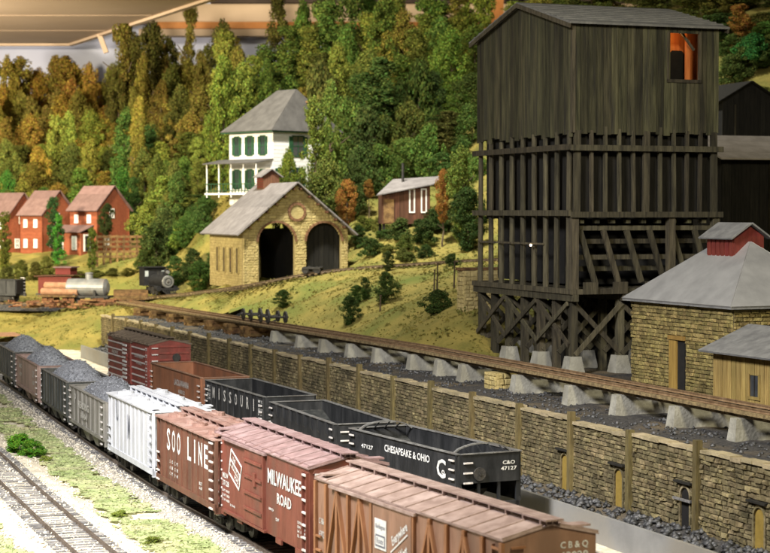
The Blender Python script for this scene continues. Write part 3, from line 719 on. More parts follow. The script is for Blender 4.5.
# legs and piers
for yy_ in (.3, 2.7, 5.0, 7.5, 10.0, 12.4, TY - .3):
    for xx in (.2, 3.5, 7.0, TX - .2):
        main_ = yy_ in (.3, 5.0, 10.0, TY - .3)
        if main_: MB().box((xx, yy_, GZ + .55), (1.3, 1.3, 1.5), None, .62).build('pier', M['conc'], tw)
        MB().b2(xx - .22, xx + .22, yy_ - .22, yy_ + .22, GZ + (1.25 if main_ else .05), Z1 - .7).build('leg', M['oldwood2'], tw)
    for a, b in ((.2, 3.5), (3.5, 7.0), (7.0, TX - .2)):
        MB().beam((a, yy_ - .3, GZ + 1.4), (b, yy_ - .3, Z1 - .9), .3, .12, (0, 1, 0)).build('brace', M['oldwood2'], tw)
        MB().beam((b, yy_ - .15, GZ + 1.4), (a, yy_ - .15, Z1 - .9), .3, .12, (0, 1, 0)).build('brace', M['oldwood2'], tw)
for xx in (.2, TX - .2):
    for a, b in ((.3, 5.0), (5.0, 10.0), (10.0, TY - .3)):
        MB().beam((xx - .3, a, GZ + 2), (xx - .3, b, Z1 - .9), .12, .3).build('brace', M['oldwood2'], tw)
        MB().beam((xx - .4, b, GZ + 2), (xx - .4, a, Z1 - .9), .12, .3).build('brace', M['oldwood2'], tw)
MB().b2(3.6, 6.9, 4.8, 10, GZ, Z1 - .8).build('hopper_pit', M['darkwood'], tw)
# lit bulb on the left face
bl = thing('lamp_bulb', 'tiny lit bulb glowing on the side of the coaling tower', 'lamp', (11.8 - .5 - 5.0 * math.sin(.36), 117 + 5.0 * math.cos(.36), 11.6), .36)
MB().cyl((0, 0, 0), (.5, 0, 0), .04).build('bracket', M['blackmetal'], bl)
import bmesh
def ico(name, m, parent, loc, rad, sub=2):
    me = bpy.data.meshes.new(name); bm = bmesh.new(); bmesh.ops.create_icosphere(bm, subdivisions=sub, radius=rad); bm.to_mesh(me); bm.free(); me.materials.append(m)
    return link(name, me, parent, loc)
ico('bulb', M['bulb'], bl, (0, 0, 0), .075)

# ------------------------------------------------------------------ sand house
sh = thing('sand_house', 'square tan stone building with grey tin hip roof and red cupola', 'building', (18.1, 96.5, 3.3), .40)
LW, LD, EH = 7.0, 10.3, 5.55
MB().b2(.02, LW - .02, .02, LD - .02, 0, EH).build('core', M['mortar'], sh)
mb = MB()
add_stones(mb, gen_stones(LD, EH, .2, .25, .7, 31, cut=lambda z: [(4.5, 6.15)] if z < 3.7 else []), (0, 0, 0), (0, 1, 0), (-1, 0, 0), .13, 32)
add_stones(mb, gen_stones(LW, EH, .2, .25, .7, 33), (0, 0, 0), (1, 0, 0), (0, -1, 0), .13, 34)
tag(mb.build('stonework', M['sandstone'], sh), kind='stuff')
MB().b2(-.05, .01, 4.6, 6.0, 0, 3.5).build('doorway', M['black'], sh)
dr = MB().b2(-.16, -.06, 5.3, 6.05, 0, 3.45).build('door', M['doorwood'], sh)
MB().b2(-.2, 0, 4.5, 6.15, 3.5, 3.72).build('door_lintel', M['doorwood'], sh)
ap = 3.25; ov = .4; zc = EH + ap; y0_, y1_ = LD / 2 - 1.5, LD / 2 + 1.5; e = EH - .02
cs = [(-ov, -ov, e), (LW + ov, -ov, e), (LW + ov, LD + ov, e), (-ov, LD + ov, e)]; ra, rb = (LW / 2, y0_, zc), (LW / 2, y1_, zc)
for pl in ([cs[3], cs[0], ra, rb], [cs[0], cs[1], ra], [cs[1], cs[2], rb, ra], [cs[2], cs[3], rb]):
    mb = MB(); slab(mb, pl, .08); mb.build('roof_panel', M['metalroof'], sh)
MB().b2(-ov, LW + ov, -ov, LD + ov, e - .1, e - .005).build('eave_board', M['shedroof'], sh)
cup = MB(); cz = EH + 2.15; cup.b2(LW/2 - .95, LW/2 + .95, LD/2 - 1.35, LD/2 + 1.35, cz - .8, cz + 1.45)
cup.prism([(LW/2 - .95, cz + 1.45), (LW/2 + .95, cz + 1.45), (LW/2, cz + 2.05)], LD/2 - 1.35, LD/2 + 1.35)
cp_ = cup.build('cupola', M['redwood'], sh)
for k in range(6): MB().b2(LW/2 - 1.0, LW/2 - .92, LD/2 - 1.25 + k * .43, LD/2 - .95 + k * .43, cz + .3, cz + 1.25).build('louver', M['redwood'], cp_)
for q in (-1, 1):
    mb = MB(); slab(mb, [(LW/2, LD/2 - 1.65, cz + 2.12), (LW/2, LD/2 + 1.65, cz + 2.12), (LW/2 + q * 1.3, LD/2 + 1.65, cz + 1.28), (LW/2 + q * 1.3, LD/2 - 1.65, cz + 1.28)], .09); mb.build('cupola_roof', M['shedroof'], cp_)

# ------------------------------------------------------------------ board shed
p = (16.75, 94.6)
bs = thing('board_shed', 'small yellow board shed with grey roof in front of the stone building', 'shed', (p[0], p[1], 3.3), .40)
SL, SW, SE = 9.0, 5.0, 3.55
MB().b2(.04, SW, -SL, 0, 0, SE).build('frame_box', M['darkwood'], bs)
for k in range(22):
    a = -SL + k * SL / 22; b = a + SL / 22 - .03; dx = -.03 + random.uniform(-.015, .015)
    if -4.15 < (a + b) / 2 < -3.2: 
        MB().b2(dx, .05, a, b, 0, 1.35).build('board', M['shedyellow'], bs); MB().b2(dx, .05, a, b, 2.45, SE).build('board', M['shedyellow'], bs)
    else: MB().b2(dx, .05, a, b, 0, SE).build('board', M['shedyellow'], bs)
for k in range(10): MB().b2(k * .5 + .01, k * .5 + .48, -.03, .05, 0, SE).build('board', M['shedyellow'], bs)
wn = MB().b2(-.1, -.03, -4.2, -3.15, 1.25, 1.4).b2(-.08, -.03, -4.2, -4.05, 1.35, 2.5).b2(-.08, -.03, -3.3, -3.15, 1.35, 2.5).build('window', M['shedyellow'], bs)
MB().b2(-.01, .03, -4.05, -3.3, 1.4, 2.45).build('pane', M['glass'], wn); MB().b2(-.04, -.02, -3.71, -3.65, 1.4, 2.45).build('mullion', M['darkwood'], wn)
for q, (xa, xb) in enumerate(((-.55, SW / 2), (SW + .55, SW / 2))):
    mb = MB(); slab(mb, [(xa, -SL - .5, SE - .2), (xa, .55, SE - .2), (xb, .55, SE + 1.05), (xb, -SL - .5, SE + 1.05)], .1); mb.build('roof', M['shedroof'], bs)

# ------------------------------------------------------------------ dark sheds on the right
ds = thing('dark_shed', 'tall dark shed with pale grey roof edge beside the coaling tower', 'shed', tuple(P(721, 360, 139)), .36)
ds.location.z = 3.2
DH = 17.9 - 3.2
for k in range(16): MB().b2(k * .8, k * .8 + .77, -.04, .06, 0, DH).build('board', M['darkwood'], ds)
for k in range(12): MB().b2(-.05, .05, k * .8 + .05, k * .8 + .82, 0, DH).build('board', M['darkwood'], ds)
MB().b2(.06, 12.7, .07, 9.5, 0, DH - .1).build('inner_box', M['black'], ds)
for k in range(4):
    t = k / 4; mb = MB(); slab(mb, [(-.6, -.9 + 5.6 * t, DH - .25 + 1.9 * t), (13.4, -.9 + 5.6 * t, DH - .25 + 1.9 * t), (13.4, -.92 + 5.6 * (t + .25), DH - .25 + 1.9 * (t + .25)), (-.6, -.92 + 5.6 * (t + .25), DH - .25 + 1.9 * (t + .25))], .12 + .02 * (k % 2)); mb.build('roof_panel', M['paleroof'], ds)
mb = MB(); slab(mb, [(-.6, 10.3, DH - .25), (13.4, 10.3, DH - .25), (13.4, 4.7, DH + 1.65), (-.6, 4.7, DH + 1.65)], .12); mb.build('roof_panel', M['paleroof'], ds)
MB().b2(4.0, 4.35, -.35, -.05, 0, DH - .1).build('post', M['oldwood2'], ds)
g0 = P(722, 150, 168)
dg_ = thing('gabled_shed', 'black gabled shed half hidden in dark trees right of the tower', 'shed', (g0.x, g0.y, g0.z - 3), .3)
gh = P(735, 82, 168).z - g0.z + 3
for k in range(10): MB().prism([(k * .55, 0), (k * .55 + .53, 0), (k * .55 + .53, gh - 1.6 + 1.6 * (1 - abs(k + 1 - 5) / 5)), (k * .55, gh - 1.6 + 1.6 * (1 - abs(k - 5) / 5))], -.03, .05).build('board', M['darkwood'], dg_)
MB().b2(.02, 5.5, .06, 7, 0, gh - 1.6).build('inner_box', M['black'], dg_)
for q in (-1, 1):
    mb = MB(); slab(mb, [(2.75, -.5, gh + .05), (2.75, 7.4, gh + .05), (2.75 + q * 3.3, 7.4, gh - 1.85), (2.75 + q * 3.3, -.5, gh - 1.85)], .1); mb.build('roof', M['darkwood'], dg_)
MB().b2(1.2, 1.35, -.12, -.03, 0, gh - 2).build('door_post', M['oldwood2'], dg_)

# ------------------------------------------------------------------ engine house
eh = thing('engine_house', 'yellow stone engine house with two arched doorways and grey roof', 'engine house', (-14.1, 185, 6.0), .34)
EW, EL, EE, EP = 11.0, 14.0, 6.0, 10.6
def eroof(x): return EE + (EP - EE) * (1 - abs(x - EW / 2) / (EW / 2))
ARC = [(3.5, 1.92, 4.75), (8.45, 1.85, 4.8)]
def opening(x):
    for c, hw, sp in ARC:
        if abs(x - c) < hw: return sp + math.sqrt(max(0, hw * hw - (x - c) ** 2))
    return 0
mb = MB(); n = 74
for k in range(n):
    xa, xb = EW * k / n, EW * (k + 1) / n; zo = opening((xa + xb) / 2)
    mb.prism([(xa, zo), (xb, zo), (xb, eroof(xb) - .05), (xa, eroof(xa) - .05)], .12, .55)
mb.build('front_wall', M['ehmortar'], eh)
mb = MB()
def ct(z):
    out = []
    for c, hw, sp in ARC:
        if z < sp: out.append((c - hw, c + hw))
        elif z < sp + hw + .2: k_ = math.sqrt(max(0, (hw + .2) ** 2 - (z - sp) ** 2)); out.append((c - k_, c + k_))
    if abs(z - 7.75) < .95: k_ = math.sqrt(.95 ** 2 - (z - 7.75) ** 2); out.append((5.6 - k_, 5.6 + k_))
    if z > EE - .25: k_ = (z + .2 - EE) / (EP - EE) * EW / 2; out += [(-1, k_), (EW - k_, EW + 1)]
    return out
add_stones(mb, gen_stones(EW, EP, .26, .35, .9, 51, cut=ct), (0, .12, 0), (1, 0, 0), (0, -1, 0), .07, 52)
tag(mb.build('front_stonework', M['ehstone'], eh), kind='stuff')
for c, hw, sp in ARC:
    for k in range(13):
        MB().ring((c, .06, sp), hw, hw + .2, .22, math.pi * k / 13 + .012, math.pi * (k + 1) / 13 - .012, 2).build('arch_brick', M['brick'], eh)
for k in range(12): MB().ring((5.6, .06, 7.75), .7, .95, .26, 2 * math.pi * k / 12 + .02, 2 * math.pi * (k + 1) / 12 - .02, 2).build('round_window_brick', M['brick'], eh)
MB().cyl((5.6, .02, 7.75), (5.6, .2, 7.75), .7, .7, 20).build('round_window_infill', M['ehstone'], eh)
MB().b2(.12, .5, .56, EL, 0, EE).b2(EW - .5, EW - .1, .56, EL, 0, EE).b2(.5, EW - .5, EL - .4, EL, 0, EE).build('wall_core', M['ehmortar'], eh)
SL4 = (2.4, 5.0, 7.6, 10.4)
mb = MB()
add_stones(mb, gen_stones(EL, EE, .26, .35, .9, 53, cut=lambda z: [(q - .5, q + .5) for q in SL4] if 1.5 < z < 4.2 else []), (.12, 0, 0), (0, 1, 0), (-1, 0, 0), .06, 54)
add_stones(mb, gen_stones(EL, EE, .3, .4, .95, 55), (EW - .12, 0, 0), (0, 1, 0), (1, 0, 0), .13, 56)
tag(mb.build('side_stonework', M['ehstone'], eh), kind='stuff')
for q in SL4:
    wn = MB().b2(-.06, .12, q - .5, q - .4, 1.6, 4.1).b2(-.04, .12, q + .4, q + .5, 1.6, 4.1).b2(-.04, .12, q - .5, q + .5, 4.1, 4.2).b2(-.08, .12, q - .52, q + .52, 1.5, 1.6).build('window', M['ehstone'], eh)
    MB().b2(.06, .118, q - .4, q + .4, 1.6, 4.1).build('pane', M['black'], wn)
    MB().b2(.02, .05, q - .03, q + .03, 1.6, 4.1).b2(.02, .05, q - .4, q + .4, 2.8, 2.88).build('mullion', M['brownshed'], wn)
MB().b2(.5, EW - .5, .6, EL - .4, -.1, .05).build('floor', M['darkwood'], eh)
mb = MB()
for k in range(7): MB().b2(8.45 - 1.84 + k * .53, 8.45 - 1.84 + k * .53 + .5, .9 + .03 * (k % 2), 1.0, 0, 6.6).build('door_plank', M['darkwood'], eh)
MB().b2(5.6, 6.2, .6, EL - .5, 0, EE).build('partition', M['darkwood'], eh)
for q, xs_ in enumerate((-1, 1)):
    for k in range(4):
        t0, t1 = k / 4, (k + 1) / 4; ex = EW / 2 + xs_ * (EW / 2 + .75); ez = EE - .62
        f = lambda t: (ex + (EW / 2 - ex) * t, ez + (EP + .06 - ez) * t)
        (xa, za), (xb, zb) = f(t0), f(t1 + .02 if k < 3 else 1)
        mb = MB(); slab(mb, [(xa, -.7, za), (xa, EL + .6, za), (xb, EL + .6, zb), (xb, -.7, zb)], .12 + .035 * (3 - k) / 3 ); mb.build('roof_panel', M['slate'], eh)
for k in range(6):
    for xs_ in (-1, 1):
        t = (k + .6) / 6; ex = EW / 2 + xs_ * (EW / 2) * (1 - t); MB().b2(ex - .09, ex + .09, -.6, .1, eroof(ex) - .32, eroof(ex) - .14).build('purlin_end', M['brownshed'], eh)
cpl = MB().b2(EW/2 - .85, EW/2 + .85, 9.0, 11.6, EP - 1.0, EP + .9).prism([(EW/2 - .85, EP + .9), (EW/2 + .85, EP + .9), (EW/2, EP + 1.5)], 9.0, 11.6).build('cupola', M['brownshed'], eh)
for q in (-1, 1):
    mb = MB(); slab(mb, [(EW/2, 8.7, EP + 1.6), (EW/2, 11.9, EP + 1.6), (EW/2 + q * 1.2, 11.9, EP + .75), (EW/2 + q * 1.2, 8.7, EP + .75)], .1); mb.build('cupola_roof', M['slate'], cpl)
for k in range(4): MB().b2(EW/2 - .9, EW/2 - .82, 9.15, 11.45, EP - .25 + k * .27, EP - .12 + k * .27).build('louver', M['redwood'], cpl)
q_ = P(313, 274.5, 178.5)
hc = thing('hand_cart', 'small dark wheeled truck on the ledge track outside the engine house', 'hand cart', (q_.x, q_.y, H(q_.x, q_.y) + .25), 1.3)
MB().b2(-.7, .7, -.9, .9, .45, .6).build('deck', M['blackmetal'], hc)
for a in (-.6, .6):
    for b in (-.6, .6): MB().cyl((a - .06, b, .35), (a + .06, b, .35), .35, .35, 12).build('wheel', M['blackmetal'], hc)

# ------------------------------------------------------------------ houses
def window(parent, face, c, z, w_, h_, fm, gm, out=-.0, mull=True, sill=True):
    """face 'l': plane x=0 facing -x, c along y; face 'r': plane y=0 facing -y, c along x"""
    def bx(mb, a0, a1, z0, z1, d0, d1):
        return mb.b2(-d1, -d0, a0, a1, z0, z1) if face == 'l' else mb.b2(a0, a1, -d1, -d0, z0, z1)
    mb = MB(); f = .13
    bx(mb, c - w_/2 - f, c - w_/2, z, z + h_, .02, .1); bx(mb, c + w_/2, c + w_/2 + f, z, z + h_, .02, .1)
    bx(mb, c - w_/2 - f, c + w_/2 + f, z + h_, z + h_ + f, .02, .1); bx(mb, c - w_/2 - f, c + w_/2 + f, z - f, z, .02, .14)
    wn = mb.build('window', fm, parent)
    mb = MB(); bx(mb, c - w_/2, c + w_/2, z, z + h_, .01, .04); mb.build('pane', gm, wn)
    if mull:
        mb = MB(); bx(mb, c - .04, c + .04, z, z + h_, .04, .08); mb.build('mullion', fm, wn)
        mb = MB(); bx(mb, c - w_/2, c + w_/2, z + h_/2 - .04, z + h_/2 + .04, .04, .075); mb.build('mullion', fm, wn)
    return wn
def clap(parent, face, a0, a1, z0, z1, m, step=.9, horizontal=True, name='siding'):
    """siding boards as pieces"""
    k = int((z1 - z0) / step)
    for i in range(k):
        za = z0 + (z1 - z0) * i / k; zb = z0 + (z1 - z0) * (i + 1) / k - .03
        mb = MB(); t = .03
        if face == 'l': mb.b2(-t, .0, a0, a1, za, zb)
        else: mb.b2(a0, a1, -t, 0, za, zb)
        mb.build(name, m, parent)

def red_house(label, px_, base, d, L, W_, eh_, rise, rz, porch=False, wins=True):
    p0 = P(px_, base, d); t = thing('red_house', label, 'house', (p0.x, p0.y, p0.z - .4), rz, 'red company houses')
    eh_ += .4
    MB().b2(.02, W_, .02, L, -1.5, eh_).build('wall', M['redhouse'], t)
    MB().prism([(0.02, eh_), (W_, eh_), (W_ / 2, eh_ + rise)], .02, L).build('gable', M['redhouse'], t)
    clap(t, 'l', 0, L, .1, eh_, M['redhouse'], .45); 
    n = int(W_ / .5)
    for k in range(n):
        a, b = W_ * k / n, W_ * (k + 1) / n - .03; f = lambda x: eh_ + rise * (1 - abs(x - W_/2) / (W_/2))
        MB().prism([(a, .1), (b, .1), (b, f(b) - .05), (a, f(a) - .05)], -.03, .01).build('siding', M['redhouse'], t)
    for q in (-1, 1):
        for k in range(3):
            t0, t1 = k / 3, (k + 1) / 3; ex = W_/2 + q * (W_/2 + .35); ez = eh_ - .35 * rise / (W_/2)
            g = lambda s_: (ex + (W_/2 - ex) * s_, ez + (eh_ + rise + .03 - ez) * s_)
            (xa, za), (xb, zb) = g(t0), g(t1); mb = MB(); slab(mb, [(xa, -.4, za), (xa, L + .4, za), (xb, L + .4, zb), (xb, -.4, zb)], .1 + .02 * (2 - k)); mb.build('roof_panel', M['pinkroof'], t)
    for yy_ in (L * .28, L * .75):
        window(t, 'l', yy_, eh_ - 1.75, .46, .85, M['white'], M['curtain'])
        if not porch: window(t, 'l', yy_, .9, .46, .9, M['white'], M['curtain'])
    window(t, 'r', W_ * .45, eh_ - 1.1, .6, 1.0, M['white'], M['glass'])
    window(t, 'r', W_ * .3, 1.0, .5, 1.0, M['white'], M['glass'])
    MB().b2(W_ - .1, W_, -.08, .0, 0, eh_).b2(-.06, .06, -.08, .0, 0, eh_).build('corner_board', M['redhouse'], t)
    if porch:
        MB().b2(-2.0, -.05, .8, L + 1.2, -1.5, 2.5).build('annex', M['redhouse'], t)
        mb = MB(); slab(mb, [(-2.4, .5, 2.5), (-2.4, L + 1.5, 2.5), (0, L + 1.5, 3.4), (0, .5, 3.4)], .1); mb.build('annex_roof', M['pinkroof'], t)
        dd = MB().b2(-1.6, -.5, .68, .78, .1, 2.3).build('door_frame', M['white'], t); MB().b2(-1.4, -.7, .62, .67, .15, 2.1).build('door', M['darkwood'], dd)
        for yy_ in (1.6, 4.2):
            w2 = MB().b2(-2.1, -2.01, yy_, yy_ + .9, .3, 2.1).build('annex_window', M['white'], t); MB().b2(-2.14, -2.1, yy_ + .13, yy_ + .77, .45, 1.95).build('pane', M['glass'] if yy_ > 2 else M['curtain'], w2)
    return t
red_house('red board house nearest the timber crib fence, with a lean-to porch', 97, 249, 240, 5.2, 5.6, 5.2, 2.9, .88, True)
red_house('middle red board house of the three on the left slope', 42, 251, 242, 4.3, 5.6, 4.9, 2.9, .88)
red_house('red board house cut by the left edge of the picture', 8, 252, 244, 4.6, 5.0, 4.9, 2.8, .88)

# timber crib fence
f0, f1 = P(97, 256, 232), P(150, 253, 235)
cf = thing('crib_fence', 'brown timber crib fence on the slope beside the red houses', 'fence', (f0.x, f0.y, f0.z - .4), math.atan2(f1.y - f0.y, f1.x - f0.x))
FL = (f1 - f0).length
for k in range(5): MB().b2(0, FL, -.2, .16, .15 + k * .62, .45 + k * .62).build('rail', M['crib'], cf)
for k in range(9): MB().b2(FL * k / 8 - .1, FL * k / 8 + .1, -.17, .14, -1.0, 3.0).build('post', M['crib'], cf)

# white house
h0 = P(273, 196, 205)
wh = thing('white_house', 'tall white house with green shutters, porch and grey hip roof', 'house', (h0.x, h0.y, h0.z - 1), .75)
WL, WW = 7.7, 9.0; WE = P(273, 130, 205).z - h0.z + 1
MB().b2(.03, WW, .03, WL, 0, WE).build('wall', M['white'], wh)
clap(wh, 'l', 0, WL, .1, WE, M['white'], .42); clap(wh, 'r', 0, WW, .1, WE, M['white'], .42)
rz_ = WE - .1; rr_ = 4.75; ov = .7; ya, yb = 1.3, 4.6
cs = [(-ov, -ov, rz_), (WW + ov, -ov, rz_), (WW + ov, WL + ov, rz_), (-ov, WL + ov, rz_)]; ra, rb = (WW/2, ya, rz_ + rr_), (WW/2, yb, rz_ + rr_)
for pl in ([cs[3], cs[0], ra, rb], [cs[0], cs[1], ra], [cs[1], cs[2], rb, ra], [cs[2], cs[3], rb]):
    mb = MB(); slab(mb, pl, .1); mb.build('roof_panel', M['houseroof'], wh)
MB().b2(-ov, WW + ov, -ov, WL + ov, rz_ - .12, rz_ - .005).build('eave', M['green'], wh)
ch_ = MB().b2(WW - 3.6, WW - 3.0, .3, .9, rz_ + .8, rz_ + 3.3).build('chimney', M['brick'], wh); MB().b2(WW - 3.7, WW - 2.9, .2, 1.0, rz_ + 3.3, rz_ + 3.5).build('chimney_cap', M['brick'], ch_)
for k in range(3):
    yy_ = 1.7 + k * 2.3
    for zz in (WE - 2.65, WE - 6.35):
        wn = window(wh, 'l', yy_, zz, .7, 2.0, M['green'], M['glass'])
        for q in (-1, 1): MB().b2(-.12, -.04, yy_ + q * .62 - .2, yy_ + q * .62 + .2, zz, zz + 2.0).build('shutter', M['green'], wn)
for xx, zz in ((3.6, WE - 2.75), (3.6, WE - 6.3), (1.2, WE - 6.3)):
    wn = window(wh, 'r', xx, zz, 1.5 if zz > WE - 3 else .8, 2.1, M['green'], M['glass'])
    for q in (-1, 1): MB().b2(xx + q * (1.1 if zz > WE - 3 else .7) - .22, xx + q * (1.1 if zz > WE - 3 else .7) + .22, -.12, -.04, zz, zz + 2.1).build('shutter', M['green'], wn)
pz_ = WE - 3.35
mb = MB(); slab(mb, [(-2.6, -.1, pz_ - .35), (-2.6, WL + 1.6, pz_ - .35), (0, WL + 1.6, pz_ + .15), (0, -.1, pz_ + .15)], .1); mb.build('porch_roof', M['houseroof'], wh)
pf = WE - 6.9
MB().b2(-2.4, 0, -.1, WL + 1.5, pf - .2, pf).build('porch_floor', M['white'], wh)
for k in range(5): MB().b2(-2.4, -2.3, -.02 + k * 2.2, .08 + k * 2.2, pf - .5, pz_ - .3).build('porch_post', M['white'], wh)
MB().b2(-2.42, -2.3, 0, WL + 1.4, pf + .95, pf + 1.05).b2(-2.42, -2.3, 0, WL + 1.4, pf + .2, pf + .28).build('railing', M['green'], wh)
for k in range(16): MB().b2(-2.4, -2.33, .3 + k * .55, .37 + k * .55, pf, pf + .95).build('baluster', M['green'], wh)

# brown shed on the slope
b0 = P(382, 224, 188)
br = thing('brown_shed', 'small brown board shed with tall white windows on the green slope', 'shed', tuple(b0), .10)
BW, BD = 4.9, 4.2
def btop(x): return 2.95 + .95 * x / BW
for k in range(11):
    a, b = BW * k / 11, BW * (k + 1) / 11 - .02
    MB().prism([(a, 0), (b, 0), (b, btop(b)), (a, btop(a))], -.06, 0).build('board', M['brownshed'], br)
MB().prism([(.02, .02), (BW, .02), (BW, btop(BW)), (.02, btop(0))], .01, BD).build('wall', M['brownshed'], br)
mb = MB(); slab(mb, [(-.6, -.55, btop(-.6)), (BW + .3, -.55, btop(BW + .3)), (BW + 2.6, BD + .3, btop(BW) + 1.0), (1.6, BD + .3, btop(0) + 1.55)], .1); mb.build('roof', M['slate'], br)
for xx in (3.05, 4.25): window(br, 'r', xx, 1.25, .34, 2.2, M['white'], M['curtain'], mull=False)
MB().b2(.15, 1.2, -.1, -.06, .1, 2.5).build('door', M['crib'], br)
MB().cyl((2.4, 2.6, 3.2), (2.4, 2.6, 6.2), .13, .13, 8).build('stove_pipe', M['blackmetal'], br)
for a in (.2, BW / 2, BW - .2):
    for b in (.2, BD - .2): MB().b2(a - .13, a + .13, b - .13, b + .13, -2.2, .02).build('stilt', M['darkwood'], br)
# ------------------------------------------------------------------ rolling stock
def _truck_mesh(m):
    mb = MB()
    for q in (-1, 1):
        x = q * .98
        poly = [(-1.15, .52), (-.95, .62), (-.5, .66), (-.35, .86), (.35, .86), (.5, .66), (.95, .62), (1.15, .52), (1.15, .36), (.85, .34), (.45, .20), (-.45, .20), (-.85, .34), (-1.15, .36)]
        mb.prism(poly, x - .07, x + .07, 'yz')
        for yy_ in (-.85, .85): mb.box((x + q * .08, yy_, .44), (.14, .3, .3))
        for yy_ in (-.14, 0, .14): mb.cyl((x + q * .05, yy_, .28), (x + q * .05, yy_, .66), .07, .07, 6)
    mb.box((0, 0, .6), (2.0, .4, .26)); mb.box((0, 0, .8), (.9, .5, .3))
    return mb.mesh('truck', m)
def _wheel_mesh(m):
    mb = MB().cyl((-.06, 0, 0), (.06, 0, 0), .43, .43, 16); mb.cyl((-.09, 0, 0), (.09, 0, 0), .16, .16, 8); mb.cyl((.0, 0, 0), (.10, 0, 0), .47, .47, 16)
    return mb.mesh('wheel', m)
TRK = {k: _truck_mesh(M[k]) for k in ('blackmetal', 'rust', 'p_soo')}; WHL = _wheel_mesh(M['steelwheel'])
AXL = MB().cyl((-.8, 0, 0), (.8, 0, 0), .08).mesh('axle', M['blackmetal'])
def trucks(car, L, m='blackmetal', inset=1.75):
    for q in (-1, 1):
        t = link('truck', TRK[m], car, (0, q * (L / 2 - inset), 0))
        for yy_ in (-.85, .85):
            for s_ in (-1, 1):
                o = link('wheel', WHL, t, (s_ * .72, yy_, .43)); o.rotation_euler = (0, 0, 0 if s_ < 0 else math.pi)
            link('axle', AXL, t, (0, yy_, .43))
def couplers(car, L, m='blackmetal'):
    for q in (-1, 1):
        mb = MB().box((0, q * (L / 2 + .22), .86), (.22, .62, .24)).box((.07, q * (L / 2 + .55), .86), (.3, .26, .34)); mb.build('coupler', M[m], car)
def rungs(name, car, pts, axis, w_, m, rails=True):
    """ladder: rung heights at a fixed spot; axis 'y' lies on a side, 'x' on an end"""
    x, y, z0, z1, n = pts; key = (axis, round(w_, 2), m.name)
    if key not in RUNG: RUNG[key] = MB().box((0, 0, 0), (.07, w_, .07) if axis == 'y' else (w_, .07, .07)).mesh('rung', m)
    for k in range(n): link('rung' if name == 'ladder' else name, RUNG[key], car, (x, y, z0 + (z1 - z0) * k / (n - 1)))
RUNG = {}
def car_at(name, label, cat, nx_, ny_, yaw, L, group=None):
    c = (nx_ - math.sin(yaw) * L / 2, ny_ + math.cos(yaw) * L / 2, 0)
    return thing(name, label, cat, c, yaw, group)

